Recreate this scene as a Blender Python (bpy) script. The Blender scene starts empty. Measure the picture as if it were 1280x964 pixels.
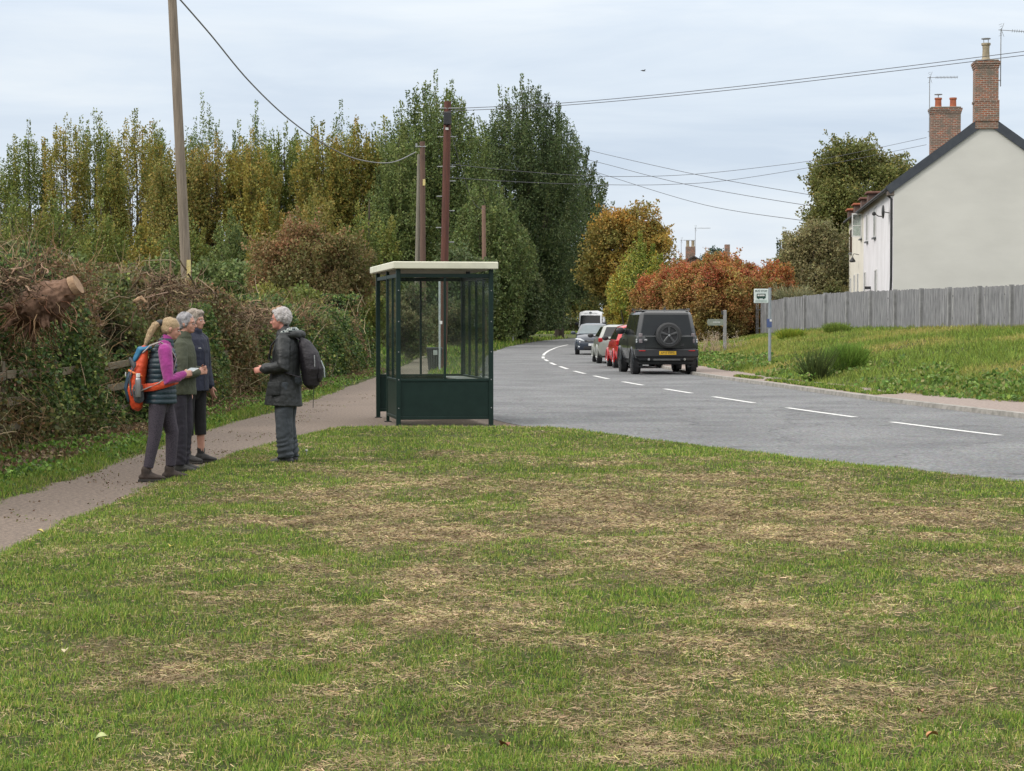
import bpy, math, random
import numpy as np
from mathutils import Vector, Matrix
rng = np.random.default_rng(7)
random.seed(7)
S = bpy.context.scene
COL = S.collection
F_PX, HZ, CAMH = 2500.0, 402.0, 1.62
PITCH = math.atan((482 - HZ) / F_PX)

# ------------------------------------------------------------------ camera
cam_d = bpy.data.cameras.new('camera'); cam = bpy.data.objects.new('camera', cam_d); COL.objects.link(cam)
cam.location = (0, 0, CAMH); cam.rotation_euler = (math.pi / 2 - PITCH, 0, 0)
cam_d.sensor_width = 36.0; cam_d.lens = 36.0 * F_PX / 1280; cam_d.clip_end = 3000; cam_d.clip_start = .1
S.camera = cam
def ray(px, py):
    a, b = (px - 640) / F_PX, (482 - py) / F_PX
    c, s = math.cos(PITCH), math.sin(PITCH)
    return np.array([a, c + b * s, -s + b * c])
def at(px, py, Y):                       # the point seen at a pixel, at distance Y
    r = ray(px, py); return np.array([0, 0, CAMH]) + r * (Y / r[1])
def G(px, py, z=0.0):                    # the ground point seen at a pixel
    r = ray(px, py); return np.array([0, 0, CAMH]) + r * ((z - CAMH) / r[2])

# ------------------------------------------------------------------ tags
def tag(o, label=None, cat=None, group=None, kind=None):
    if label: o['label'] = label
    if cat: o['category'] = cat
    if group: o['group'] = group
    if kind: o['kind'] = kind
    return o
def empty(name, loc=(0, 0, 0), rz=0.0, label=None, cat=None, group=None):
    o = bpy.data.objects.new(name, None); COL.objects.link(o)
    o.location = [float(v) for v in loc]; o.rotation_euler = (0, 0, rz); o.empty_display_size = .2
    return tag(o, label, cat, group)

# ------------------------------------------------------------------ noise
def _h(ix, iy, iz, seed):
    n = (ix * 73856093) ^ (iy * 19349663) ^ (iz * 83492791) ^ (seed * 2654435)
    n = (n ^ (n >> 13)) * 1274126177; n = n & 0x7fffffff
    return ((n ^ (n >> 16)) & 0xffff) / 65535.0
def vnoise(P, scale=1.0, seed=0):
    P = np.asarray(P, float) * scale
    if P.shape[1] == 2: P = np.c_[P, np.zeros(len(P))]
    I = np.floor(P).astype(np.int64); f = P - I; f = f * f * (3 - 2 * f); r = 0
    for dx in (0, 1):
        for dy in (0, 1):
            for dz in (0, 1):
                w = (f[:, 0] if dx else 1 - f[:, 0]) * (f[:, 1] if dy else 1 - f[:, 1]) * (f[:, 2] if dz else 1 - f[:, 2])
                r = r + w * _h(I[:, 0] + dx, I[:, 1] + dy, I[:, 2] + dz, seed)
    return r
def fbm(P, scale=1.0, seed=0, o=3):
    r, a, t = 0, 1, 0
    for k in range(o): r = r + a * vnoise(P, scale * 2 ** k, seed + k); t += a; a *= .5
    return r / t

# ------------------------------------------------------------------ mesh helpers
def mesh_np(name, V, Fc, mat=None, parent=None, col=None, smooth=False):
    """V (n,3), Fc (m,k) uniform polygons; col per-vertex rgb"""
    V = np.asarray(V, np.float32); Fc = np.asarray(Fc, np.int32)
    me = bpy.data.meshes.new(name); me.vertices.add(len(V)); me.vertices.foreach_set('co', V.ravel())
    m, k = Fc.shape; me.loops.add(m * k); me.loops.foreach_set('vertex_index', Fc.ravel())
    me.polygons.add(m); me.polygons.foreach_set('loop_start', np.arange(0, m * k, k, dtype=np.int32))
    if smooth: me.polygons.foreach_set('use_smooth', np.ones(m, dtype=bool))
    me.update(calc_edges=True)
    if col is not None:
        a = me.color_attributes.new('tint', 'FLOAT_COLOR', 'POINT')
        a.data.foreach_set('color', np.c_[col, np.ones(len(col))].astype(np.float32).ravel())
    return link(name, me, mat, parent)
def link(name, me, mat=None, parent=None):
    o = bpy.data.objects.new(name, me); COL.objects.link(o)
    if mat is not None: me.materials.append(mat)
    if parent is not None: o.parent = parent
    return o

class MB:
    """collects closed shapes; build() links them as one mesh"""
    def __init__(s): s.v = []; s.f = []
    def add(s, V, Fs):
        b = len(s.v); s.v += [tuple(float(c) for c in p) for p in V]; s.f += [tuple(b + i for i in f) for f in Fs]; return s
    def box(s, x0, x1, y0, y1, z0, z1, M=None, bev=0.0):
        if bev > 0: return s.rbox(x0, x1, y0, y1, z0, z1, bev, M)
        P = [(x, y, z) for x in (x0, x1) for y in (y0, y1) for z in (z0, z1)]
        if M is not None: P = [M @ Vector(p) for p in P]
        return s.add(P, [(0, 1, 3, 2), (4, 6, 7, 5), (0, 4, 5, 1), (2, 3, 7, 6), (0, 2, 6, 4), (1, 5, 7, 3)])
    def rbox(s, x0, x1, y0, y1, z0, z1, b, M=None):       # box with chamfered vertical and horizontal edges
        b = min(b, (x1 - x0) * .49, (y1 - y0) * .49, (z1 - z0) * .49)
        rings = []
        for z, i in ((z0, b), (z0 + b, 0), (z1 - b, 0), (z1, b)):
            c = b * (1 if i == 0 else 2.0)
            X0, X1, Y0, Y1 = x0 + i, x1 - i, y0 + i, y1 - i; c = b * .8
            rings.append([(X0 + c, Y0, z), (X1 - c, Y0, z), (X1, Y0 + c, z), (X1, Y1 - c, z), (X1 - c, Y1, z), (X0 + c, Y1, z), (X0, Y1 - c, z), (X0, Y0 + c, z)])
        return s.loft(rings, M=M)
    def loft(s, rings, cap=True, M=None):
        n = len(rings[0]); P = [Vector(p) for r in rings for p in r]
        if M is not None: P = [M @ p for p in P]
        Fs = []
        for i in range(len(rings) - 1):
            for j in range(n): a, b2 = i * n + j, i * n + (j + 1) % n; Fs.append((a, b2, b2 + n, a + n))
        if cap: Fs.append(tuple(reversed(range(n)))); Fs.append(tuple((len(rings) - 1) * n + j for j in range(n)))
        return s.add(P, Fs)
    def chain(s, pts, rad, sides=12, ref=(0, 1, 0), caps=2, M=None):
        """tube through pts; rad scalar or (a along ref, b across); rounded ends"""
        pts = [Vector([float(c) for c in p]) for p in pts]; rad = [(r, r) if not isinstance(r, (tuple, list)) else r for r in rad]
        n = len(pts); ref = Vector(ref); R = []
        T = []
        for i in range(n):
            t = pts[min(i + 1, n - 1)] - pts[max(i - 1, 0)]; T.append(t.normalized() if t.length > 1e-9 else Vector((0, 0, 1)))
        def ring(c, t, a, b):
            u = ref - t * ref.dot(t)
            if u.length < 1e-4: u = Vector((1, 0, .1)) - t * t.x
            u.normalize(); w = t.cross(u)
            return [c + u * (a * math.cos(q)) + w * (b * math.sin(q)) for q in [2 * math.pi * j / sides for j in range(sides)]]
        for k in range(caps, 0, -1):
            q = math.pi / 2 * k / (caps + .35); r = (rad[0][0] + rad[0][1]) / 2
            R.append(ring(pts[0] - T[0] * (r * math.sin(q)), T[0], rad[0][0] * math.cos(q), rad[0][1] * math.cos(q)))
        for i in range(n): R.append(ring(pts[i], T[i], *rad[i]))
        for k in range(1, caps + 1):
            q = math.pi / 2 * k / (caps + .35); r = (rad[-1][0] + rad[-1][1]) / 2
            R.append(ring(pts[-1] + T[-1] * (r * math.sin(q)), T[-1], rad[-1][0] * math.cos(q), rad[-1][1] * math.cos(q)))
        return s.loft(R, M=M)
    def ell(s, c, r, M=None, seg=16, rg=10):
        R = []
        for i in range(1, rg):
            t = math.pi * i / rg
            R.append([(c[0] + r[0] * math.sin(t) * math.cos(2 * math.pi * j / seg), c[1] + r[1] * math.sin(t) * math.sin(2 * math.pi * j / seg), c[2] - r[2] * math.cos(t)) for j in range(seg)])
        return s.loft(R, M=M)
    def cyl(s, p0, p1, r0, r1=None, sides=12, M=None):
        return s.chain([p0, p1], [r0, r0 if r1 is None else r1], sides, ref=(0.31, .77, .55), caps=0, M=M)
    def prism(s, poly, y0, y1, M=None, axis='y'):         # polygon in (a,b) extruded
        n = len(poly)
        def P(a, b, t): return {'y': (a, t, b), 'x': (t, a, b), 'z': (a, b, t)}[axis]
        return s.loft([[P(a, b, y0) for a, b in poly], [P(a, b, y1) for a, b in poly]], M=M)
    def build(s, name, mat=None, parent=None, smooth=False, ang=35):
        me = bpy.data.meshes.new(name); me.from_pydata(s.v, [], s.f); me.update()
        if smooth:
            me.polygons.foreach_set('use_smooth', np.ones(len(me.polygons), dtype=bool))
            try: me.set_sharp_from_angle(angle=math.radians(ang))
            except Exception: pass
        return link(name, me, mat, parent)

def remesh(mb, name, mat, parent=None, vox=.01, smooth=3, disp=None):
    """union of the closed shapes as one continuous skin, then optional displacement disp(P,N)->offset"""
    me = bpy.data.meshes.new('tmp'); me.from_pydata(mb.v, [], mb.f); me.update()
    import bmesh
    bm = bmesh.new(); bm.from_mesh(me); bmesh.ops.recalc_face_normals(bm, faces=bm.faces); bm.to_mesh(me); bm.free()
    t = bpy.data.objects.new('tmp', me); COL.objects.link(t)
    m = t.modifiers.new('r', 'REMESH'); m.mode = 'VOXEL'; m.voxel_size = vox; m.adaptivity = 0
    if smooth: q = t.modifiers.new('s', 'SMOOTH'); q.factor = .5; q.iterations = smooth
    dg = bpy.context.evaluated_depsgraph_get(); dg.update()
    nm = bpy.data.meshes.new_from_object(t.evaluated_get(dg)); bpy.data.objects.remove(t); nm.name = name
    n = len(nm.vertices)
    if disp is not None and n:
        P = np.empty(n * 3, np.float32); nm.vertices.foreach_get('co', P); P = P.reshape(-1, 3)
        N = np.empty(n * 3, np.float32); nm.vertex_normals.foreach_get('vector', N); N = N.reshape(-1, 3)
        P = P + N * disp(P, N)[:, None]; nm.vertices.foreach_set('co', P.astype(np.float32).ravel()); nm.update()
    nm.polygons.foreach_set('use_smooth', np.ones(len(nm.polygons), dtype=bool)); nm.materials.clear()
    return link(name, nm, mat, parent)

# ------------------------------------------------------------------ materials
def nt(name):
    m = bpy.data.materials.new(name); m.use_nodes = True; t = m.node_tree
    for n in list(t.nodes): t.nodes.remove(n)
    out = t.nodes.new('ShaderNodeOutputMaterial'); return m, t, out
def N(t, typ, **kw):
    n = t.nodes.new(typ)
    for k, v in kw.items():
        if k in n.inputs: n.inputs[k].default_value = v
        else: setattr(n, k, v)
    return n
def rgba(c): return (c[0], c[1], c[2], 1)
def pm(name, c1, c2=None, scale=8.0, rough=.7, bump=.0, metal=0.0, detail=4, stretch=(1, 1, 1), bscale=None, spec=.5, coat=0, sheen=0, lo=.35, hi=.65):
    """procedural principled: two colours mixed by noise, bump by noise"""
    c2 = c2 or tuple(v * .8 for v in c1)
    m, t, out = nt(name); p = N(t, 'ShaderNodeBsdfPrincipled', Roughness=rough, Metallic=metal)
    p.inputs['Specular IOR Level'].default_value = spec; p.inputs['Coat Weight'].default_value = coat; p.inputs['Sheen Weight'].default_value = sheen
    tc = N(t, 'ShaderNodeTexCoord'); mp = N(t, 'ShaderNodeMapping'); mp.inputs['Scale'].default_value = stretch
    t.links.new(tc.outputs['Object'], mp.inputs[0])
    nz = N(t, 'ShaderNodeTexNoise', Scale=scale, Detail=detail, Roughness=.6); t.links.new(mp.outputs[0], nz.inputs['Vector'])
    cr = N(t, 'ShaderNodeValToRGB'); cr.color_ramp.elements[0].position = lo; cr.color_ramp.elements[1].position = hi
    cr.color_ramp.elements[0].color = rgba(c1); cr.color_ramp.elements[1].color = rgba(c2)
    t.links.new(nz.outputs['Fac'], cr.inputs[0]); t.links.new(cr.outputs[0], p.inputs['Base Color'])
    if bump:
        n2 = N(t, 'ShaderNodeTexNoise', Scale=bscale or scale * 3, Detail=3); t.links.new(mp.outputs[0], n2.inputs['Vector'])
        b = N(t, 'ShaderNodeBump', Strength=min(bump, 1), Distance=.02 if bump < 1 else .02 * bump); t.links.new(n2.outputs['Fac'], b.inputs['Height']); t.links.new(b.outputs[0], p.inputs['Normal'])
    t.links.new(p.outputs[0], out.inputs[0]); return m
def leafmat(name, trans=.3, rough=.55, spec=.25):
    m, t, out = nt(name); at_ = N(t, 'ShaderNodeAttribute', attribute_name='tint')
    p = N(t, 'ShaderNodeBsdfPrincipled', Roughness=rough); p.inputs['Specular IOR Level'].default_value = spec
    tr = N(t, 'ShaderNodeBsdfTranslucent'); mx = N(t, 'ShaderNodeMixShader'); mx.inputs[0].default_value = trans
    t.links.new(at_.outputs['Color'], p.inputs['Base Color']); t.links.new(at_.outputs['Color'], tr.inputs[0])
    t.links.new(p.outputs[0], mx.inputs[1]); t.links.new(tr.outputs[0], mx.inputs[2]); t.links.new(mx.outputs[0], out.inputs[0]); return m
LEAF = leafmat('leaf'); BLADE = leafmat('grass_blade', .25, .6, .2); DRY = leafmat('dry_grass', .1, .8, .1); TWIGM = leafmat('twig', 0, .9, .1)
BARK = pm('bark', (.10, .08, .06), (.05, .04, .03), 6, .9, .6, stretch=(1, 1, .2))

def glassmat(name, tint=(.9, .95, .93), fac=.14, rough=.02, dirt=.1):
    m, t, out = nt(name); tr = N(t, 'ShaderNodeBsdfTransparent'); tr.inputs[0].default_value = rgba(tint)
    gl = N(t, 'ShaderNodeBsdfGlossy', Roughness=rough); df = N(t, 'ShaderNodeBsdfDiffuse'); df.inputs[0].default_value = (.5, .52, .5, 1)
    fr = N(t, 'ShaderNodeFresnel', IOR=1.45); mx = N(t, 'ShaderNodeMixShader'); t.links.new(fr.outputs[0], mx.inputs[0])
    mad = N(t, 'ShaderNodeMath', operation='MULTIPLY_ADD'); mad.inputs[1].default_value = .6; mad.inputs[2].default_value = fac * .3
    t.links.new(fr.outputs[0], mad.inputs[0]); t.links.new(mad.outputs[0], mx.inputs[0])
    t.links.new(tr.outputs[0], mx.inputs[1]); t.links.new(gl.outputs[0], mx.inputs[2])
    tc = N(t, 'ShaderNodeTexCoord'); nz = N(t, 'ShaderNodeTexNoise', Scale=3.0, Detail=6); t.links.new(tc.outputs['Object'], nz.inputs['Vector'])
    mr = N(t, 'ShaderNodeMapRange'); mr.inputs[1].default_value = .35; mr.inputs[2].default_value = .8; mr.inputs[3].default_value = dirt * .3; mr.inputs[4].default_value = dirt * 1.6
    t.links.new(nz.outputs['Fac'], mr.inputs[0]); m2 = N(t, 'ShaderNodeMixShader'); t.links.new(mr.outputs[0], m2.inputs[0])
    t.links.new(mx.outputs[0], m2.inputs[1]); t.links.new(df.outputs[0], m2.inputs[2]); t.links.new(m2.outputs[0], out.inputs[0]); return m

# ------------------------------------------------------------------ vegetation helpers
FOL = np.array([1.5, 1.42, 1.25])
def unit(v): return v / np.maximum(np.linalg.norm(v, axis=1, keepdims=True), 1e-9)
def pick(pal, n):
    cs = np.array([p[0] for p in pal], float); w = np.array([p[1] for p in pal], float); w /= w.sum()
    return cs[rng.choice(len(cs), n, p=w)]
def leaves(name, C, L, W, colr, mat=LEAF, parent=None, up=0.0, D=None):
    """rhombic leaves at C, length L, width W; up = bias of long axis to vertical"""
    n = len(C); d = rng.normal(size=(n, 3)); d[:, 2] += up
    if D is not None: d = d * .5 + D
    d = unit(d); w = unit(np.cross(d, rng.normal(size=(n, 3))))
    L = np.asarray(L).reshape(-1, 1) * np.ones((n, 1)); W = np.asarray(W).reshape(-1, 1) * np.ones((n, 1))
    nn = np.cross(d, w) * L * .12
    V = np.stack([C - d * L / 2, C + w * W / 2 + nn, C + d * L / 2, C - w * W / 2 + nn], 1).reshape(-1, 3)
    return mesh_np(name, V, np.arange(4 * n).reshape(-1, 4), mat, parent, np.repeat(colr, 4, 0))
def tubes(name, P, R, colr, mat=TWIGM, parent=None, sides=3):
    """P (n,k,3) paths, R (n,k) radii"""
    n, k, _ = P.shape; T = np.gradient(P, axis=1); T = T / np.maximum(np.linalg.norm(T, axis=2, keepdims=True), 1e-9)
    a = np.cross(T, np.array([.3, .5, .81])); a /= np.maximum(np.linalg.norm(a, axis=2, keepdims=True), 1e-9); b = np.cross(T, a)
    rings = [P + R[..., None] * (a * math.cos(2 * math.pi * s / sides) + b * math.sin(2 * math.pi * s / sides)) for s in range(sides)]
    V = np.stack(rings, 2).reshape(-1, 3)
    base = (np.arange(n)[:, None, None] * k + np.arange(k - 1)[None, :, None]) * sides; j = np.arange(sides)[None, None, :]; j2 = (j + 1) % sides
    Fq = np.stack([base + j, base + j2, base + sides + j2, base + sides + j], -1).reshape(-1, 4)
    return mesh_np(name, V, Fq, mat, parent, np.repeat(colr, k * sides, 0))
def wander(start, d, length, k, wob, droop=0.0):
    """n curved twigs"""
    n = len(start); P = np.zeros((n, k, 3)); P[:, 0] = start; d = unit(d)
    for i in range(1, k):
        d = unit(d + rng.normal(size=(n, 3)) * wob + np.array([0, 0, -droop])); P[:, i] = P[:, i - 1] + d * (length / (k - 1)).reshape(-1, 1)
    return P
def jit(c, a=.25): return np.clip(c * FOL * (1 + rng.normal(size=(len(c), 1)) * a) * (1 + rng.normal(size=(len(c), 3)) * a * .25), .004, .9)

def trunk_mesh(name, parent, h, r, branches, mat=BARK, lean=(0, 0)):
    mb = MB(); pts = [(lean[0] * z / h + math.sin(z * .7) * r * .5, lean[1] * z / h, z) for z in np.linspace(-.2, h, 7)]
    mb.chain(pts, [r * (1.25 - 1.0 * i / 6) for i in range(7)], 8, caps=1)
    for p0, p1, rr in branches:
        p0 = Vector(p0); p1 = Vector(p1); mid = (p0 + p1) / 2 + Vector((random.uniform(-.2, .2), random.uniform(-.2, .2), .15))
        mb.chain([p0, mid, p1], [rr, rr * .6, rr * .15], 5, caps=1)
    return mb.build(name, mat, parent, smooth=True)
def spire_tree(x, y, h, rx, pal, label, cat='tree', n_sp=26, n_leaf=9000, leaf=.3, skirt=.12, spread=.35, group=None, name='poplar_tree', prof=.3, taper=1.0, z0=0.0, rad=.5, fill=.4):
    e = empty(name, (x, y, z0), random.uniform(0, 6), label, cat, group); n_leaf = int(n_leaf * 1.35); leaf *= .86
    th = rng.uniform(0, 2 * np.pi, n_sp); rho = np.sqrt(rng.uniform(0, 1, n_sp)); rho[0] = 0
    zt = h * (1 - prof * rho ** 2 * rng.uniform(.6, 1.4, n_sp)) * rng.uniform(.89, 1.0, n_sp)
    short = rng.uniform(size=n_sp) < .6; rho = np.where(short, np.maximum(rho, .35 + .5 * rng.uniform(size=n_sp)), rho); zt = np.where(short, np.maximum(zt * rng.uniform(.28, .95, n_sp), h * skirt * .3 + 1.0), zt); rho[0] = 0; zt[0] = h
    rho = np.where(short, np.minimum(rho, 1.0) * np.clip(1.12 - .35 * zt / h, 0, 1.05), rho)
    tip = np.c_[rho * rx * np.cos(th), rho * rx * np.sin(th), zt]
    ln = np.where(short, rng.uniform(.16, .34, n_sp), rng.uniform(.45, .9, n_sp)) * h
    base = np.c_[tip[:, :2] * np.where(short, .55, spread)[:, None], np.minimum(np.maximum(zt - ln, h * skirt * .3), zt - .4)]
    pw = np.maximum(zt - base[:, 2], .2); si = rng.choice(n_sp, n_leaf, p=pw / pw.sum()); u = rng.uniform(0, 1, n_leaf) ** .9
    r = rad * rx * np.where(short, .9, 1.0)[si] * (1 - u) ** 1.0 * (.5 + .5 * rng.uniform(0, 1, n_leaf)) * rng.uniform(.6, 1.1, n_sp)[si] * taper
    r = np.maximum(r, leaf * .65); q = rng.uniform(0, 2 * np.pi, n_leaf)
    ax = unit(tip - base)[si]
    C = base[si] + (tip - base)[si] * u[:, None] ; off = np.c_[np.cos(q), np.sin(q), rng.normal(size=n_leaf) * .5]
    C = C + off * r[:, None]
    fi = rng.uniform(size=n_leaf) < fill; m_ = int(fi.sum()); a_ = rng.uniform(0, 2 * np.pi, m_); r_ = np.sqrt(rng.uniform(.1, 1, m_)); z_ = h * (skirt * .4 + rng.uniform(0, .9, m_))
    ev = h * (1 - max(prof, .14) * r_ ** 2) * .95; z_ = np.where(z_ > ev, ev * rng.uniform(.35, 1, m_), z_); wz = .72 + .28 * np.sin(np.pi * np.clip(z_ / h, 0, 1))
    lb = .72 + .62 * fbm(np.c_[np.cos(a_) * 1.3 + x, np.sin(a_) * 1.3 + y, z_ / rx * .8], 1.3, 17, 2); r_ = r_ * lb; z_ = z_ * (.82 + .30 * fbm(np.c_[r_ * np.cos(a_) * 2.2 + x, r_ * np.sin(a_) * 2.2 + y, z_ * 0], 1.5, 19, 2))
    C[fi] = np.c_[r_ * rx * wz * np.cos(a_), r_ * rx * wz * np.sin(a_), z_]
    # lumps: drop leaves in noise hollows
    ns = fbm(C + np.array([x, y, 0]), 1.0 / (rx * .42), 5, 2); keep = ns > .36 + .12 * rng.uniform(size=n_leaf) - .25 * ((u > .7) & ~fi)
    C = C[keep]; si = si[keep]; u = u[keep]; off = off[keep]; ax = ax[keep]
    C[:, 2] = np.maximum(C[:, 2], .15)
    c = pick(pal, n_sp)[si] * .65 + pick(pal, len(C)) * .35
    leaves('crown', C, leaf * rng.uniform(.6, 1.3, len(C)), leaf * .55, jit(c, .22), LEAF, e, D=ax * .8 + off * .9)
    trunk_mesh('trunk', e, h * .8, max(.12, rx * .07), [(base[i], tip[i] * .75 + base[i] * .25, .05 + rx * .012) for i in range(min(n_sp, 22))])
    return e
def clump_tree(x, y, h, rx, ry, pal, label, cat='tree', z_lo=.8, n_cl=60, n_leaf=20000, leaf=.25, group=None, name='broadleaf_tree', z0=0.0, pal_top=None, cr=.28, trunk=True, power=1.0, rz=0.0):
    e = empty(name, (x, y, z0), rz, label, cat, group)
    d = unit(rng.normal(size=(n_cl, 3))); rr = rng.uniform(.45, 1, n_cl) ** .5
    zc = (h + z_lo) / 2; hz = (h - z_lo) / 2
    k = 1 - cr * .9
    cc = np.c_[d[:, 0] * rr * rx * k, d[:, 1] * rr * ry * k, zc + d[:, 2] * rr * hz * k]
    cs = rng.uniform(.55, 1.25, n_cl) * cr * min(rx, hz) * 1.15
    ci = rng.choice(n_cl, n_leaf, p=(cs ** 2) / (cs ** 2).sum()); dv = unit(rng.normal(size=(n_leaf, 3))); dv[:, 2] = np.abs(dv[:, 2]) * rng.choice([1, 1, -1], n_leaf)
    C = cc[ci] + dv * (cs[ci] * rng.uniform(.35, 1.05, n_leaf) ** .6)[:, None]
    C += rng.normal(size=C.shape) * leaf * .4
    ns = fbm(C + np.array([x, y, 0]), 2.4 / max(rx, .5), 7, 3); C = np.where((ns < .47)[:, None], (C - np.array([0, 0, zc])) * .86 + np.array([0, 0, zc]), C)
    nsp = max(20, int(n_leaf / 260)); j_ = rng.choice(n_leaf, nsp); o_ = unit((C[j_] - np.array([0, 0, zc])) / np.array([rx, ry, hz]) + rng.normal(size=(nsp, 3)) * .35 + np.array([0, 0, .35])); k_n = int(n_leaf * .14); q_i = rng.integers(0, nsp, k_n); t_q = rng.uniform(0, 1, k_n)
    C[:k_n] = C[j_][q_i] + o_[q_i] * (t_q * min(rx, hz) * rng.uniform(.10, .34, nsp)[q_i])[:, None] + rng.normal(size=(k_n, 3)) * (leaf * (.75 - .4 * t_q))[:, None]
    C[:, 2] = np.maximum(C[:, 2], .1)
    c = pick(pal, n_cl)[ci] * .6 + pick(pal, n_leaf) * .4
    if pal_top:
        f = np.clip((C[:, 2] - zc) / hz * .8 + .5 + (fbm(C, .5, 3) - .5) * 1.6, 0, 1)[:, None]; c = c * (1 - f) + (pick(pal_top, n_cl)[ci] * .5 + pick(pal_top, n_leaf) * .5) * f
    leaves('crown', C, leaf * rng.uniform(.6, 1.3, len(C)), leaf * .6, jit(c, .2), LEAF, e, D=dv * .5)
    if trunk:
        br = [((0, 0, z_lo + hz * .3 * random.random()), tuple(cc[i]), .04 + rx * .02) for i in range(min(n_cl, 24))]
        trunk_mesh('trunk', e, zc + hz * .5, max(.08, rx * .06), br)
    return e

# ================================================================== WORLD
W = bpy.data.worlds.new('World'); S.world = W; W.use_nodes = True; t = W.node_tree
for n in list(t.nodes): t.nodes.remove(n)
SUN_EL, SUN_AZ = 38.0, -118.0            # azimuth from +Y towards +X: the sun is to the left, a little behind the camera
out = t.nodes.new('ShaderNodeOutputWorld'); bg = N(t, 'ShaderNodeBackground', Strength=.12)
sky = N(t, 'ShaderNodeTexSky'); sky.sky_type = 'NISHITA'; sky.sun_disc = False
sky.sun_elevation = math.radians(SUN_EL); sky.sun_rotation = math.radians(SUN_AZ); sky.air_density = 1.2; sky.dust_density = 1.5
tc = N(t, 'ShaderNodeTexCoord'); mp = N(t, 'ShaderNodeMapping'); mp.inputs['Scale'].default_value = (1.0, 1.0, 7.0); mp.inputs['Location'].default_value = (.3, .1, .35)
t.links.new(tc.outputs['Generated'], mp.inputs[0])
n1 = N(t, 'ShaderNodeTexNoise', Scale=3.2, Detail=7, Roughness=.55, Distortion=.35); t.links.new(mp.outputs[0], n1.inputs['Vector'])
cr = N(t, 'ShaderNodeValToRGB'); t.links.new(n1.outputs['Fac'], cr.inputs[0])
e0 = cr.color_ramp.elements; e0[0].position = .34; e0[0].color = (4.9, 5.65, 6.75, 1); e0[1].position = .64; e0[1].color = (6.85, 7.3, 7.8, 1)
m5 = e0.new(.5); m5.color = (5.95, 6.6, 7.45, 1)
mx = N(t, 'ShaderNodeMixRGB'); mx.inputs[0].default_value = .88
t.links.new(sky.outputs[0], mx.inputs[1]); t.links.new(cr.outputs[0], mx.inputs[2]); sp = N(t, 'ShaderNodeSeparateXYZ'); t.links.new(tc.outputs['Generated'], sp.inputs[0])
zr = N(t, 'ShaderNodeMapRange'); zr.inputs[1].default_value = .14; zr.inputs[2].default_value = .75; zr.inputs[3].default_value = 1.0; zr.inputs[4].default_value = 2.15; t.links.new(sp.outputs[2], zr.inputs[0])
zn = N(t, 'ShaderNodeMapRange'); zn.inputs[1].default_value = .15; zn.inputs[2].default_value = .5; zn.inputs[3].default_value = 0; zn.inputs[4].default_value = .9; t.links.new(sp.outputs[2], zn.inputs[0])
zm = N(t, 'ShaderNodeMixRGB'); zm.inputs[2].default_value = (6.9, 6.75, 6.5, 1); t.links.new(zn.outputs[0], zm.inputs[0]); t.links.new(mx.outputs[0], zm.inputs[1])
vm = N(t, 'ShaderNodeVectorMath', operation='SCALE'); t.links.new(zm.outputs[0], vm.inputs[0]); t.links.new(zr.outputs[0], vm.inputs['Scale'])
t.links.new(vm.outputs[0], bg.inputs[0]); t.links.new(bg.outputs[0], out.inputs[0])
sd_ = bpy.data.lights.new('sun', 'SUN'); sun = bpy.data.objects.new('sun', sd_); COL.objects.link(sun)
sd_.energy = 1.5; sd_.angle = math.radians(12); sd_.color = (1, .95, .88)
az, el = math.radians(SUN_AZ), math.radians(SUN_EL)
sdir = Vector((math.sin(az) * math.cos(el), math.cos(az) * math.cos(el), math.sin(el)))
sun.rotation_euler = sdir.to_track_quat('Z', 'Y').to_euler(); sun.location = (-20, -5, 30)
vs = S.view_settings; vs.view_transform = 'Standard'; vs.look = 'None'; vs.gamma = 1; vs.exposure = 0.14; vs.use_curve_mapping = False
S.cycles.use_denoising = True; S.cycles.max_bounces = 6; S.cycles.transparent_max_bounces = 24; S.cycles.diffuse_bounces = 3

# ================================================================== GROUND PLAN (functions of distance y)
def curve(pts):
    pts = sorted(pts); ys = np.array([p[0] for p in pts], float); xs = np.array([p[1] for p in pts], float)
    yy = np.arange(ys[0], ys[-1] + .25, .25); xx = np.interp(yy, ys, xs); k = 13; pad = np.r_[2 * xx[0] - xx[k:0:-1], xx, 2 * xx[-1] - xx[-2:-k - 2:-1]]
    xx = np.convolve(pad, np.ones(2 * k + 1) / (2 * k + 1), 'valid')
    return lambda y: np.interp(y, yy, xx)
roadL = curve([(2, 12.6), (7, 10.6), (14, 7.9), (19.8, 5.1), (22.4, 4.0), (25.6, 2.5), (28, 1.45), (30, .75), (32, .1), (35, -.35), (40, -.6), (52, -.85), (70, -1.0), (90, -1.1), (106, -.95), (125, -.3), (145, .9), (162, 2.1), (184, 4.6), (215, 9.5), (250, 17), (300, 30)])
roadR = curve([(2, 16), (15, 12.6), (25, 10.1), (33, 8.55), (41, 7.35), (47.6, 6.7), (59.6, 5.5), (70, 5.15), (85, 5.05), (101, 5.5), (120, 6.7), (140, 9.1), (165, 13), (184, 16.5), (215, 23), (250, 33), (300, 47)])
centre = curve([(14, 10.6), (22, 8.55), (28.3, 6.88), (32.1, 6.07), (37.5, 5.1), (43, 4.3), (48.2, 3.62), (53.3, 2.98), (58.7, 2.48), (65.3, 2.0), (76, 1.55), (88, 1.35), (99, 1.58), (110, 2.0), (125, 2.8), (145, 4.3), (180, 8.5)])
pathL = curve([(2, -4.85), (14, -4.75), (18, -4.62), (22.4, -4.45), (30.5, -4.6), (34.3, -4.3), (42.6, -4.1), (57, -3.95), (76, -3.9), (100, -4.3), (130, -6), (300, -10)])
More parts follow.
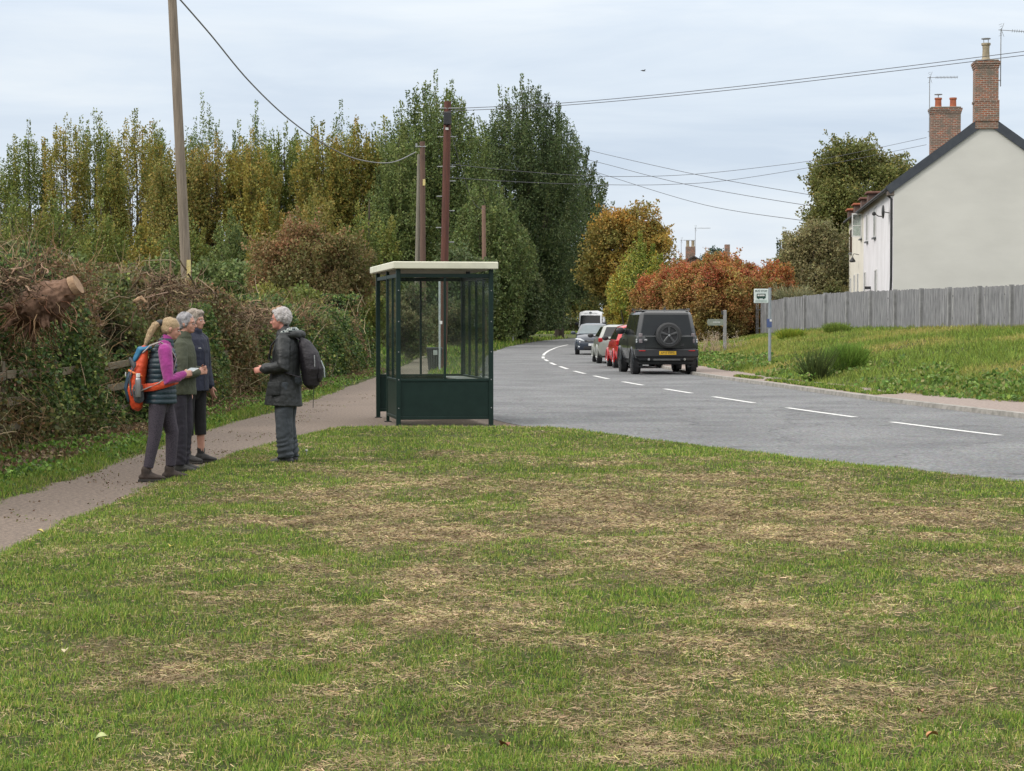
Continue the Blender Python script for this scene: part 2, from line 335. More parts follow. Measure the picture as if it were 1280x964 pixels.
pathR = curve([(2, -3.75), (14, -3.66), (19.3, -3.55), (25.6, -3.42), (27.5, -3.2), (29.3, -2.9), (30, -2.5), (38, -2.45), (57, -2.6), (76, -2.95), (92, -3.95), (110, -6), (130, -8), (300, -12)])
def grass_sd(x, y):
    wob = (fbm(np.c_[x, y], 1.3, 11, 3) - .5) * .5 + (vnoise(np.c_[x, y], 6, 3) - .5) * .14
    near = np.minimum(np.minimum(x - pathR(y), roadL(y) - x), 30.25 + .12 * (x > -.6) - y)
    far = np.minimum(np.minimum(x - pathR(y), roadL(y) - x), y - 41)
    return np.maximum(np.maximum(near, far), pathL(y) - x) + wob * .5
# brown, raked-out patches of the lawn
PATCH = [(760, 650, 460, 62, .55), (520, 800, 190, 120, .4), (980, 840, 320, 90, .35), (560, 660, 230, 30, .9), (800, 640, 260, 32, .8), (1130, 665, 200, 26, .95), (480, 735, 130, 36, .7), (450, 830, 70, 60, .7), (760, 700, 220, 28, .75), (980, 770, 170, 22, .6),
         (520, 780, 80, 30, .6), (230, 860, 50, 26, .7), (120, 810, 60, 16, .5), (900, 860, 200, 30, .55), (880, 600, 200, 14, .6), (480, 610, 120, 10, .45), (1180, 720, 120, 18, .6), (640, 900, 120, 30, .45), (1120, 900, 160, 36, .45), (620, 575, 160, 8, .45), (250, 730, 60, 30, .3), (830, 930, 200, 30, .4)]
def brown(x, y):
    py = 482 + (np.tan(np.arctan2(CAMH, y) - PITCH)) * F_PX; px = 640 + x / y * F_PX
    b = np.zeros(len(x))
    wx = (fbm(np.c_[x, y], 1.1, 21, 3) - .5) * 1.6; wy = (fbm(np.c_[x, y], .9, 22, 3) - .5) * 1.6
    for cx, cy, rx, ry, a in PATCH: b = np.maximum(b, a * np.clip(1.45 - np.hypot((px - cx) / rx + wx, (py - cy) / ry + wy), 0, 1))
    n = fbm(np.c_[x, y * .75], 2.2, 31, 4)
    return np.clip(.05 + b * .74 + (n - .5) * 2.0 * (.45 + b * .7), 0, 1)
def hummock(x, y): return (fbm(np.c_[x, y], .8, 41, 3) - .5) * .10 + (vnoise(np.c_[x, y], 7, 44) - .5) * .018
def ground_z(x, y):
    k = np.clip(grass_sd(x, y) / .18, -1, 1); return -.012 + .045 * k + hummock(x, y) * np.clip(k, 0, 1) * (np.clip(grass_sd(x, y) / .8, 0, 1))

# wide base
o = mesh_np('ground', [(-1500, -300, -.09), (1500, -300, -.09), (1500, 2500, -.09), (-1500, 2500, -.09)], [(0, 1, 2, 3)], pm('field_soil', (.05, .06, .025), (.09, .085, .04), .4, .95)); tag(o, kind='structure')
def grid(name, X, Y, Z, mat, col=None, smooth=True, kind='structure', parent=None):
    r, c = X.shape; idx = np.arange(r * c).reshape(r, c); Fq = np.stack([idx[:-1, :-1], idx[:-1, 1:], idx[1:, 1:], idx[1:, :-1]], -1).reshape(-1, 4)
    o = mesh_np(name, np.c_[X.ravel(), Y.ravel(), Z.ravel()], Fq, mat, parent, col, smooth)
    if kind: tag(o, kind=kind)
    return o
def soilmat():
    m, t, out = nt('lawn_soil'); a = N(t, 'ShaderNodeAttribute', attribute_name='tint'); tc = N(t, 'ShaderNodeTexCoord')
    p = N(t, 'ShaderNodeBsdfPrincipled', Roughness=.95); p.inputs['Specular IOR Level'].default_value = .1
    n1 = N(t, 'ShaderNodeTexNoise', Scale=45, Detail=5, Roughness=.7); t.links.new(tc.outputs['Object'], n1.inputs['Vector'])
    mr = N(t, 'ShaderNodeMapRange'); mr.inputs[1].default_value = .3; mr.inputs[2].default_value = .7; mr.inputs[3].default_value = .45; mr.inputs[4].default_value = 1.35
    t.links.new(n1.outputs['Fac'], mr.inputs[0]); v = N(t, 'ShaderNodeVectorMath', operation='SCALE'); t.links.new(a.outputs['Color'], v.inputs[0]); t.links.new(mr.outputs[0], v.inputs['Scale'])
    t.links.new(v.outputs[0], p.inputs['Base Color']); b = N(t, 'ShaderNodeBump', Strength=.9, Distance=.03); t.links.new(n1.outputs['Fac'], b.inputs['Height']); t.links.new(b.outputs[0], p.inputs['Normal'])
    t.links.new(p.outputs[0], out.inputs[0]); return m
SOIL = soilmat()
def lawn(name, ys, x0, x1, dx):
    xs = np.arange(x0, x1, dx); X, Y = np.meshgrid(xs, ys); x, y = X.ravel(), Y.ravel(); z = ground_z(x, y)
    b = brown(x, y)[:, None]; c = np.array([.068, .085, .028]) * (1 - b) + np.array([.25, .19, .125]) * b
    c = c * (.7 + .6 * fbm(np.c_[x, y], 3, 51, 3))[:, None]
    return grid(name, X, Y, z.reshape(X.shape), SOIL, c)
lawn('lawn', np.r_[np.arange(4, 22, .11), np.arange(22, 48, .2)], -12, 19, .12)
lawn('grass_verge', np.r_[np.arange(47.9, 110, .5), np.arange(110, 300, 3)], -30, 8, .35)

ASPH = None
def asphalt():
    m, t, out = nt('asphalt'); tc = N(t, 'ShaderNodeTexCoord'); p = N(t, 'ShaderNodeBsdfPrincipled', Roughness=.82); p.inputs['Specular IOR Level'].default_value = .35
    n1 = N(t, 'ShaderNodeTexVoronoi', Scale=38); n2 = N(t, 'ShaderNodeTexNoise', Scale=.5, Detail=6, Roughness=.65); n3 = N(t, 'ShaderNodeTexNoise', Scale=16, Detail=6, Roughness=.8)
    for n in (n1, n2, n3): t.links.new(tc.outputs['Object'], n.inputs['Vector'])
    cr = N(t, 'ShaderNodeValToRGB'); cr.color_ramp.elements[0].color = (.045, .047, .052, 1); cr.color_ramp.elements[1].color = (.30, .31, .325, 1); cr.color_ramp.elements[0].position = .3; cr.color_ramp.elements[1].position = .72
    t.links.new(n3.outputs['Fac'], cr.inputs[0])
    c2 = N(t, 'ShaderNodeValToRGB'); c2.color_ramp.elements[0].color = (.70, .70, .72, 1); c2.color_ramp.elements[1].color = (1.12, 1.12, 1.1, 1); c2.color_ramp.elements[0].position = .35; c2.color_ramp.elements[1].position = .65
    t.links.new(n2.outputs['Fac'], c2.inputs[0]); mm = N(t, 'ShaderNodeMixRGB', blend_type='MULTIPLY'); mm.inputs[0].default_value = 1; t.links.new(cr.outputs[0], mm.inputs[1]); t.links.new(c2.outputs[0], mm.inputs[2])
    mv = N(t, 'ShaderNodeMixRGB', blend_type='MULTIPLY'); mv.inputs[0].default_value = .45; t.links.new(mm.outputs[0], mv.inputs[1]); t.links.new(n1.outputs['Color'], mv.inputs[2]); hs = N(t, 'ShaderNodeHueSaturation'); hs.inputs['Saturation'].default_value = .5; hs.inputs['Value'].default_value = 1.15
    dn = N(t, 'ShaderNodeTexNoise', Scale=1.2, Detail=4); t.links.new(tc.outputs['Object'], dn.inputs['Vector']); dv = N(t, 'ShaderNodeVectorMath', operation='MULTIPLY_ADD'); dv.inputs[1].default_value = (1.4, 1.4, 1.4); t.links.new(dn.outputs['Color'], dv.inputs[0]); t.links.new(tc.outputs['Object'], dv.inputs[2])
    vc = N(t, 'ShaderNodeTexVoronoi', Scale=.33, feature='DISTANCE_TO_EDGE'); t.links.new(dv.outputs[0], vc.inputs['Vector']); cm = N(t, 'ShaderNodeMapRange'); cm.inputs[1].default_value = .002; cm.inputs[2].default_value = .012; cm.inputs[3].default_value = .62; cm.inputs[4].default_value = 1; t.links.new(vc.outputs['Distance'], cm.inputs[0])
    cv = N(t, 'ShaderNodeVectorMath', operation='SCALE'); t.links.new(mv.outputs[0], cv.inputs[0]); t.links.new(cm.outputs[0], cv.inputs['Scale']); t.links.new(cv.outputs[0], hs.inputs['Color']); t.links.new(hs.outputs[0], p.inputs['Base Color'])
    b = N(t, 'ShaderNodeBump', Strength=.5, Distance=.01); t.links.new(n3.outputs['Fac'], b.inputs['Height']); t.links.new(b.outputs[0], p.inputs['Normal']); t.links.new(p.outputs[0], out.inputs[0]); return m
def ribbon(name, ys, fl, fr, z, mat, nx=8, parent=None, kind='structure'):
    ys = np.asarray(ys, float); L = fl(ys); R = fr(ys); u = np.linspace(0, 1, nx)[None, :]
    X = L[:, None] * (1 - u) + R[:, None] * u; Y = np.repeat(ys[:, None], nx, 1)
    return grid(name, X, Y, np.full(X.shape, z), mat, None, True, kind, parent)
road = ribbon('road', np.r_[np.arange(3, 120, 1), np.arange(120, 298, 3)], lambda y: roadL(y) - .35, lambda y: roadR(y) + .02, .004, asphalt())
PATHM = pm('path_tarmac', (.10, .077, .062), (.25, .192, .15), 26, .9, .6, detail=6, lo=.35, hi=.66)
def pr(y): return np.where((y > 29.6) & (y < 41.5), roadL(y) + .15, pathR(y) + .45)
ribbon('footpath', np.r_[np.arange(3, 29.5, .5), np.arange(29.5, 42, .25), np.arange(42, 110, 1)], lambda y: pathL(y) - .45, pr, -.002, PATHM, 6)
# line markings
PAINT = pm('road_paint', (.70, .70, .68), (.32, .32, .32), 22, .75, .1, lo=.45, hi=.72)
def dash(y0, y1, w=.12):
    ys = np.linspace(y0, y1, max(3, int((y1 - y0) / 1) + 2)); xs = centre(ys); tx = np.gradient(xs, ys); nx = 1 / np.sqrt(1 + tx ** 2); ny = -tx * nx
    X = np.c_[xs - nx * w / 2, xs + nx * w / 2]; Y = np.c_[ys - ny * w / 2, ys + ny * w / 2]
    grid('centre_line', X, Y, np.full(X.shape, .009), PAINT, None, False, None, road)
for a, b in [(18.0, 20.6), (22.6, 24.9), (28.3, 32.1), (33.7, 37.4), (39.6, 42.9), (45, 47.9), (50.6, 53.6), (56.2, 59.4), (61.8, 65.2), (68, 72), (74.5, 78.5), (81.5, 85), (87.5, 92), (95, 140)]: dash(a, b, .13)

# ================================================================== RIGHT SIDE: kerb, pavement, bank
KERBM = pm('kerb_stone', (.34, .32, .29), (.2, .19, .17), 5, .9, .3)
def kerb():
    ys = np.arange(8, 100, 1.0); xs = roadR(ys); mb = MB()
    mb.loft([[(x, y, -.05), (x + .02, y, .085), (x + .14, y, .09), (x + .15, y, -.05)] for x, y in zip(xs, ys)])
    return tag(mb.build('kerb', KERBM), kind='structure')
kerb()
bB = [(14.6, 22), (11.9, 30), (9.9, 38), (8.5, 43.5), (7.4, 54), (6.9, 64), (6.55, 71), (6.3, 80), (6.4, 90)]
bT = [(24, 36, 1.4), (20.4, 50, 1.4), (18.3, 60, 1.4), (17, 66, 1.4), (15.2, 74, 1.38), (13.2, 83, 1.25), (12.1, 88, 1.05), (11.2, 92, .92), (10.6, 96, .7)]
def bankP(tt, s):
    i = np.arange(9.0); bx = np.interp(tt, i, [p[0] for p in bB]); by = np.interp(tt, i, [p[1] for p in bB])
    x1 = np.interp(tt, i, [p[0] for p in bT]); y1 = np.interp(tt, i, [p[1] for p in bT]); z1 = np.interp(tt, i, [p[2] for p in bT])
    x = bx * (1 - s) + x1 * s; y = by * (1 - s) + y1 * s; prof = .55 * s + .45 * (1 - (1 - s) ** 2.2)
    z = .05 + (z1 - .05) * prof + (fbm(np.c_[np.ravel(x), np.ravel(y)], .5, 61, 3).reshape(np.shape(x)) - .5) * .30 * (np.sin(np.pi * np.clip(s, 0, 1)) + .1)
    return x, y, z
TT, SS = np.meshgrid(np.linspace(0, 8, 140), np.linspace(-.03, 1, 30)); bx, by, bz = bankP(TT, SS)
bc = np.array([.075, .085, .03]) * (.6 + .8 * fbm(np.c_[bx.ravel(), by.ravel()], 1.2, 62, 4))[:, None]
grid('grass_bank', bx, by, bz, SOIL, bc)
# level ground behind the fence
TT, SS = np.meshgrid(np.linspace(0, 8, 40), np.linspace(0, 1, 8)); tx, ty, tz = bankP(TT, np.ones_like(SS)); X = tx + SS * 60; Y = ty + SS * 22; Z = tz * 1.0 + 0 * SS
grid('garden_ground', X, Y, Z - .004, SOIL, np.full((X.size, 3), (.06, .07, .03)))
PAVM = pm('pavement_gravel', (.33, .265, .23), (.20, .16, .14), 14, .95, .5, detail=6)
ys = np.arange(9, 92, 1.0)
def bbx(y): return np.interp(y, [2] + [p[1] for p in bB] + [120], [19] + [p[0] for p in bB] + [7.6])
ribbon('pavement', ys, lambda y: roadR(y) + .149, lambda y: bbx(y) + .5, .078, PAVM, 5)
_bs = bankP(rng.uniform(0, 8, 60000), rng.uniform(0, 1, 60000)); _bs = np.c_[_bs[0], _bs[1], _bs[2]]
def bank_z(x, y):
    d = (_bs[:, 0] - x) ** 2 + (_bs[:, 1] - y) ** 2; i = np.argsort(d)[:5]; return float(_bs[i, 2].mean()) if d[i[0]] < .3 else .08
def bank_hit(px, py, y0=40, y1=95):
    for Y in np.arange(y0, y1, .2):
        p = at(px, py, Y)
        if p[2] <= bank_z(p[0], p[1]): return np.array([p[0], p[1], bank_z(p[0], p[1])])
    return at(px, py, y1)

# ================================================================== GRASS
def blades(name, x, y, z, h, w, lean, colr, mat, parent=None):
    n = len(x); B = np.c_[x, y, z - .004]; q = rng.uniform(0, 2 * np.pi, n); wv = np.c_[np.cos(q), np.sin(q), np.zeros(n)] * (w / 2)[:, None]
    p = rng.uniform(0, 2 * np.pi, n); tip = B + np.c_[np.cos(p) * lean, np.sin(p) * lean, np.sqrt(np.maximum(1 - lean ** 2, .02))] * h[:, None]
    V = np.stack([B - wv, B + wv, tip + wv * .25, tip - wv * .25], 1).reshape(-1, 3)
    return mesh_np(name, V, np.arange(4 * n).reshape(-1, 4), mat, parent, np.repeat(colr, 4, 0))
def scatter(n, y0, y1, pw, fx=.256 * 1.15, extra=.6):
    u = rng.uniform(size=n); a = 2 - pw; y = (y0 ** a + u * (y1 ** a - y0 ** a)) ** (1 / a) if abs(a) > 1e-3 else y0 * (y1 / y0) ** u
    x = rng.uniform(-1, 1, n) * (fx * y + extra); return x, y
GREENS = [((.080, .148, .022), 4), ((.118, .185, .032), 3), ((.175, .225, .045), 2.5), ((.052, .095, .024), 2.6), ((.24, .225, .09), 1.5)]
x, y = scatter(1250000, 6.6, 48, 1.75); x2, y2 = scatter(500000, 6.0, 40, 1.6, .32, 6); k2 = np.abs(x2) > .256 * 1.15 * y2 + .6; x, y = np.r_[x, x2[k2]], np.r_[y, y2[k2]]; g = grass_sd(x, y); b = brown(x, y); cl = fbm(np.c_[x, y], 9, 71, 2)
keep = (g > -.05) & (rng.uniform(size=len(x)) > b * .72) & (cl + rng.uniform(-.25, .25, len(x)) > .29 + .08 * b); x, y, b, g, cl = x[keep], y[keep], b[keep], g[keep], cl[keep]
hgt = (.012 + .019 * rng.uniform(size=len(x)) ** 1.5) * (.65 + .9 * cl) * (1 - .35 * b) * np.where(x < pathL(y), 1.7, 1.0) * (1 + y / 60)
wd = .0023 + .00030 * y
big = fbm(np.c_[x, y], .7, 72, 3)[:, None]
c = jit(pick(GREENS, len(x)), .2); c = c * (.85 + .62 * big); c = c * (1 - .5 * b[:, None]) + np.array([.27, .24, .11]) * .5 * b[:, None]
GRASS = blades('lawn_grass', x, y, ground_z(x, y), hgt, wd * rng.uniform(.7, 1.4, len(x)), rng.uniform(.1, .85, len(x)), c, BLADE)
tag(GRASS, 'short mown green grass of the verge in front of the shelter', 'grass', kind='stuff')
# dead cut grass lying on the lawn
x, y = scatter(1800000, 6.6, 44, 1.75); g = grass_sd(x, y); b = brown(x, y); cl = fbm(np.c_[x, y], 4.5, 81, 3)
keep = (g > .02) & (rng.uniform(size=len(x)) < .07 + b ** 1.1) & (cl + rng.uniform(-.2, .2, len(x)) > .27) & (x > pathL(y)); x, y, b, cl = x[keep], y[keep], b[keep], cl[keep]; n = len(x)
q = rng.uniform(0, 2 * np.pi, n); l = rng.uniform(.012, .045, n) * (1 + y / 120); w = (.0009 + .00016 * y) * rng.uniform(.7, 1.3, n)
d = np.c_[np.cos(q), np.sin(q), rng.normal(size=n) * .22]; wv = np.c_[-np.sin(q), np.cos(q), rng.normal(size=n) * .6]; C = np.c_[x, y, ground_z(x, y) + .006 + rng.uniform(0, .030, n) * b * (cl + .3)]
V = np.stack([C - d * l[:, None] / 2 - wv * w[:, None] / 2, C - d * l[:, None] / 2 + wv * w[:, None] / 2, C + d * l[:, None] / 2 + wv * w[:, None] / 2, C + d * l[:, None] / 2 - wv * w[:, None] / 2], 1).reshape(-1, 3)
c = jit(pick([((.25, .20, .135), 4), ((.19, .15, .10), 3), ((.32, .26, .18), 1.4), ((.13, .10, .065), 1.5), ((.24, .24, .11), 2.2)], n), .2) * (.75 + .5 * fbm(np.c_[x, y], 1.5, 82, 2))[:, None] * (.68 + .62 * np.clip((fbm(np.c_[x, y], 5.5, 83, 3) - .3) * 2.2, 0, 1))[:, None]
tag(mesh_np('dry_grass', V, np.arange(4 * n).reshape(-1, 4), DRY, None, np.repeat(c, 4, 0)), 'brown dead grass cuttings lying in patches on the lawn', 'grass cuttings', kind='stuff')
# farther verges
x, y = scatter(120000, 46, 190, 1.3); g = grass_sd(x, y); keep = (g > .1) & (x > -8); x, y = x[keep], y[keep]
c = jit(pick(GREENS, len(x)), .2) * (.75 + .5 * fbm(np.c_[x, y], .3, 73, 3))[:, None]
tag(blades('verge_grass', x, y, ground_z(x, y), rng.uniform(.06, .28, len(x)) * np.where(y > 95, 1.4, .5), .012 + .00045 * y, rng.uniform(.1, .7, len(x)), c, BLADE), 'rough green grass beside the path and road beyond the shelter', 'grass', kind='stuff')
# left verge at hedge foot: leafy weeds
n = 26000; y = rng.uniform(17, 62, n); x = pathL(y) - .05 - (1 - rng.uniform(0, 1, n) ** 1.4) * 1.5; kk = fbm(np.c_[x, y], 1.1, 91, 3) > .50; x, y = x[kk], y[kk]; n = len(x)
c = jit(pick([((.09, .17, .03), 3), ((.14, .23, .05), 2), ((.05, .10, .025), 2)], n), .2)
tag(leaves('verge_weeds', np.c_[x, y, ground_z(x, y) + rng.uniform(.01, .14, n)], .05, .04, c, LEAF), 'low leafy green weeds along the foot of the left hedge', 'weeds', kind='stuff')
# bank grass
n = 230000; tt = rng.uniform(.6, 8, n); s = rng.uniform(-.01, 1, n); x, y, z = bankP(tt, s); P = np.c_[x, y]
cl = fbm(P, 1.6, 101, 3); kk = (cl + rng.uniform(-.2, .2, n) > .34) & (x < .256 * y * 1.2 + 2); x, y, z, s, cl = x[kk], y[kk], z[kk], s[kk], cl[kk]; P = np.c_[x, y]; n = len(x)
pt = fbm(P, .35, 102, 3)[:, None]; yl = np.clip((pt - .42) * 5, 0, 1)
c = jit(pick([((.12, .18, .035), 4), ((.165, .225, .045), 3), ((.075, .12, .028), 2.4)], n), .22) * (1 - yl) + jit(pick([((.235, .24, .065), 3), ((.27, .235, .10), 2), ((.15, .19, .045), 2)], n), .2) * yl
hh = (.07 + .16 * rng.uniform(size=n) ** 1.6) * (.5 + cl) * (1 - .3 * yl[:, 0])
tag(blades('bank_grass', x, y, z, hh, .012 + .00022 * y, rng.uniform(.2, .9, n), c, BLADE), 'yellow green rough grass covering the bank below the fence', 'grass', kind='stuff')
# strip of turf on the pavement
n = 14000; y = rng.uniform(42, 56, n); e = (y - 30) / 26; x = roadR(y) + .2 + rng.uniform(0, 1, n) * (.2 + 1.1 * (1 - e) * e * 1.6) + .15; kk = (fbm(np.c_[x, y], 1.5, 103, 3) > .42) & (x < bbx(y) - .1) & (y > 34); x, y = x[kk], y[kk]
tag(blades('pavement_grass', x, y, np.full(len(x), .08), rng.uniform(.03, .09, len(x)), .03 + 0 * x, rng.uniform(.2, .9, len(x)), jit(pick(GREENS, len(x)), .2), BLADE), 'thin strip of grass growing between kerb and pavement', 'grass', kind='stuff')
# leafy weeds at the foot of the bank
n = 22000; tt = rng.uniform(.8, 7.6, n); s = rng.uniform(-.03, .22, n) ** 1.0; x, y, z = bankP(tt, s); kk = fbm(np.c_[x, y], .9, 104, 3) > .5 + s * .5; x, y, z = x[kk], y[kk], z[kk]; n = len(x)
tag(leaves('bank_weeds', np.c_[x, y, z + rng.uniform(.02, .38, n) * fbm(np.c_[x, y], 1.2, 105, 2)], .11, .085, jit(pick([((.07, .13, .03), 3), ((.12, .2, .045), 2), ((.18, .2, .08), 1)], n), .22), LEAF), 'dark leafy weeds along the foot of the grass bank', 'weeds', kind='stuff')
# bushy tufts on the bank, each one a plant
def tuft(px, py, h, r, label, n=1500, c=[((.10, .19, .03), 3), ((.07, .13, .025), 2)], name='tall_weed'):
    p = bank_hit(px, py); e = empty(name, p, 0, label, 'plant')
    q = rng.uniform(0, 2 * np.pi, n); rr = rng.uniform(0, 1, n) ** .6 * r; x = np.cos(q) * rr * .5; y = np.sin(q) * rr * .5
    B = np.c_[x, y, np.zeros(n)]; d = unit(np.c_[np.cos(q) * rr / r * .5, np.sin(q) * rr / r * .5, np.ones(n)] + rng.normal(size=(n, 3)) * .12); P = wander(B, d, h * rng.uniform(.5, 1, n), 4, .16)
    tubes('stems', P, np.tile(np.linspace(.012, .004, 4), (n, 1)), jit(pick(c, n), .2), BLADE, e)
    return e
tuft(1058, 464, .8, .62, 'bushy bright green feathery weed halfway along the grass bank', 1500, [((.17, .28, .06), 3), ((.11, .19, .04), 2)])
tuft(1046, 418, .5, .8, 'pale green tuft at the top of the bank against the fence', 900, [((.17, .25, .05), 2), ((.12, .18, .04), 2)])
tuft(988, 426, .5, .9, 'yellow green tuft at the left end of the fence foot', 900, [((.24, .28, .04), 2), ((.14, .22, .03), 2)])
tuft(1020, 478, 1.0, .45, 'thin dark stemmy weed at the foot of the bank beside the bushy one', 260, [((.06, .09, .03), 2)])

# ================================================================== LEFT HEDGE
hf = curve([(14, -5.95), (17, -5.8), (21.5, -5.55), (28.3, -5.25), (35.8, -5.3), (41, -5.1), (50, -4.8), (62, -4.45), (70, -4.5)])
ht = curve([(14, 2.35), (20, 2.35), (25, 2.3), (29, 2.3), (33, 2.05), (38, 2.15), (42, 2.0), (52, 1.75), (62, 1.75), (70, 2.3)])
def hedge_surface(n, y0=15.5, y1=68, deep=.45):
    y = y0 + (y1 - y0) * rng.uniform(size=n) ** 1.25; s = rng.uniform(size=n) ** .9; H = ht(y) + (fbm(np.c_[y, y * 0], .45, 111, 4) - .5) * 1.1
    fr = s < .72; z = np.where(fr, s / .72 * H, H - .1 * rng.uniform(size=n)); back = np.where(fr, 0, (s - .72) / .28 * 1.6)
    lump = (fbm(np.c_[y, z], .85, 112, 3) - .5) * 1.5 + .25
    d = np.where(fr, .5 * (z / H) ** 2, .5) + back + lump * .65 * np.where(fr, 1, .3) + rng.uniform(0, deep, n)
    z = z + np.where(fr, 0, (fbm(np.c_[y, back], 1.5, 113, 2) - .5) * .5); return np.c_[hf(y) - d, y, np.maximum(z, .02)]
HG = empty('bramble_hedge', (-6, 40, 0), 0, 'long overgrown bramble and ivy hedge beside the footpath on the left', 'hedge')
def rel(P, e): return P - np.array(e.location)
P = hedge_surface(300000); P = P[(fbm(P, 1.0, 114, 3) + rng.uniform(-.09, .09, len(P))) > .42]
hue = np.clip((fbm(P, .5, 115, 2) - .36) * 5 + np.clip((P[:, 1] - 36) / 14, 0, .8), 0, 1)[:, None]
c = jit(pick([((.04, .075, .028), 4), ((.06, .10, .033), 3), ((.10, .15, .045), 2.4), ((.17, .20, .06), 1.4)], len(P)), .28) * hue + jit(pick([((.085, .09, .04), 3), ((.13, .12, .055), 2), ((.14, .09, .05), 2)], len(P)), .28) * (1 - hue)
sz = rng.uniform(.035, .075, len(P)) * (.7 + P[:, 1] / 75)
leaves('foliage', rel(P, HG), sz, sz * .8, c, LEAF, HG, D=np.c_[np.full(len(P), .25), np.full(len(P), -.2), np.full(len(P), -.15)])
# dark dense inside of the hedge
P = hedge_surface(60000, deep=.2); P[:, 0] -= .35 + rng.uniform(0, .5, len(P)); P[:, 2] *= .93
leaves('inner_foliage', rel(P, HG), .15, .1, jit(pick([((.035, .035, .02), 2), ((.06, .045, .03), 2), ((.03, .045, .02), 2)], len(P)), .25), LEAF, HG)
# brown bramble stems and leaf litter
n = 15000; P0 = hedge_surface(n, deep=.3); bd = fbm(P0, .55, 116, 3); P0 = P0[bd > .55 + .12 * np.clip((P0[:, 1] - 36) / 14, 0, 1)]; n = len(P0)
d = np.c_[rng.normal(size=n) * .5 + .25, rng.normal(size=n), rng.normal(size=n) * .8 + .25]; L = rng.uniform(.25, 1.0, n)
T = wander(P0, d, L, 6, .3, .12); R = rng.uniform(.0022, .0052, n)[:, None] * np.linspace(1, .4, 6)[None, :] * (.75 + P0[:, 1:2] / 60)
ST0 = (T, R)
MS = [(T, R, jit(pick([((.17, .115, .075), 4), ((.24, .17, .115), 3), ((.10, .065, .045), 3), ((.32, .26, .19), 1)], n), .2))]
P = hedge_surface(120000); P = P[(fbm(P, .9, 117, 3) + rng.uniform(-.08, .08, len(P))) > .59]; sz = rng.uniform(.03, .06, len(P)) * (.7 + P[:, 1] / 75)
leaves('dead_leaves', rel(P, HG), sz, sz * .6, jit(pick([((.17, .11, .07), 3), ((.11, .075, .05), 3), ((.22, .16, .10), 2)], len(P)), .25), LEAF, HG)
# shoots sticking out of the top
n = 420; P0 = hedge_surface(n * 4); P0 = P0[P0[:, 2] > ht(P0[:, 1]) * .88][:n]; n = len(P0)
T = wander(P0, np.c_[rng.normal(size=n) * .5, rng.normal(size=n) * .5, np.ones(n)], rng.uniform(.2, .7, n), 6, .22)
MS.append((T, np.tile(np.linspace(.005, .002, 6), (n, 1)), jit(pick([((.28, .22, .15), 2), ((.18, .12, .07), 2), ((.13, .15, .05), 1)], n), .2)))
# pale bare branches
n = 70; P0 = hedge_surface(n); P0[:, 0] += .12; T = wander(P0, np.c_[rng.normal(size=n) * .3 + .1, rng.normal(size=n), rng.normal(size=n) * .5 + .8], rng.uniform(.4, 1.0, n), 6, .2)
MS.append((T, np.tile(np.linspace(.009, .003, 6), (n, 1)), jit(pick([((.40, .34, .26), 2), ((.30, .25, .18), 2)], n), .1)))
tubes('stems', rel(np.concatenate([m[0] for m in MS]), HG), np.concatenate([m[1] for m in MS]), np.concatenate([m[2] for m in MS]), TWIGM, HG)
# litter at its foot
n = 26000; y = rng.uniform(16, 64, n); P = np.c_[hf(y) + .25 - rng.uniform(-.2, .9, n) ** 1, y, rng.uniform(.02, .14, n)]
tag(leaves('leaf_litter', P, .06, .04, jit(pick([((.14, .10, .065), 3), ((.09, .065, .04), 2), ((.2, .15, .09), 1)], n), .25), LEAF), 'brown dead leaves and cut stems heaped along the hedge foot', 'leaf litter', kind='stuff')

n = 5200; y = scatter(n, 12, 45, 1.5)[1]; x = pathL(y) + rng.uniform(-.1, 1.2, n); kk = fbm(np.c_[x, y], 1.4, 121, 3) + .10 * (np.abs(y - 25) < 2.5) + rng.uniform(-.12, .12, n) > .69; x, y = x[kk], y[kk]; n = len(x)
tag(leaves('path_litter', np.c_[x, y, np.full(n, .008)], .028 + 0 * x, .014, jit(pick([((.13, .09, .06), 3), ((.09, .07, .05), 2), ((.10, .12, .04), 2)], n), .25), LEAF, D=np.c_[rng.normal(size=n), rng.normal(size=n), np.zeros(n)]), 'brown crumbs of leaf and mud scattered on the footpath', 'leaf litter', kind='stuff')
# torn-up tree stump in the hedge, with its sawn face
STW = pm('torn_root_wood', (.10, .055, .035), (.22, .13, .085), 9, .95, 1.0, stretch=(1, 1, .4)); SAW = pm('sawn_wood', (.40, .26, .15), (.24, .15, .09), 12, .85, .3)
p = at(60, 376, 22.75); st = empty('tree_stump', p, 0, 'uprooted reddish brown tree stump with a pale sawn face lodged in the hedge top', 'stump')
mb = MB(); a = Vector((.80, -.10, .42)).normalized()
mb.chain([a * -.42, a * -.2, a * .05, a * .22], [.10, .24, .22, .15], 14)
for k in range(16):
    d = Vector((random.gauss(-.2, 1), random.gauss(0, 1), random.gauss(-.2, 1))).normalized(); s0 = a * random.uniform(-.3, .05)
    mb.chain([s0, s0 + d * .24, s0 + d * .34 + Vector((0, 0, random.uniform(-.12, .06)))], [.07, .035, .012], 6)
remesh(mb, 'root_ball', STW, st, .014, 1, lambda P, Nn: (fbm(P, 18, 5, 3) - .5) * .06)
mb = MB(); mb.cyl(a * .33, a * .405, .125, .115, 20); mb.build('sawn_face', SAW, st)
P0 = np.array([list(a * random.uniform(-.35, .1)) for _ in range(160)]); T = wander(P0, rng.normal(size=(160, 3)) + np.array([-.1, -.2, -.4]), rng.uniform(.3, .7, 160), 6, .3, .1)
tubes('root_hairs', T, np.tile(np.linspace(.010, .003, 6), (160, 1)), jit(pick([((.12, .07, .045), 2), ((.22, .15, .10), 1)], 160), .2), TWIGM, st)
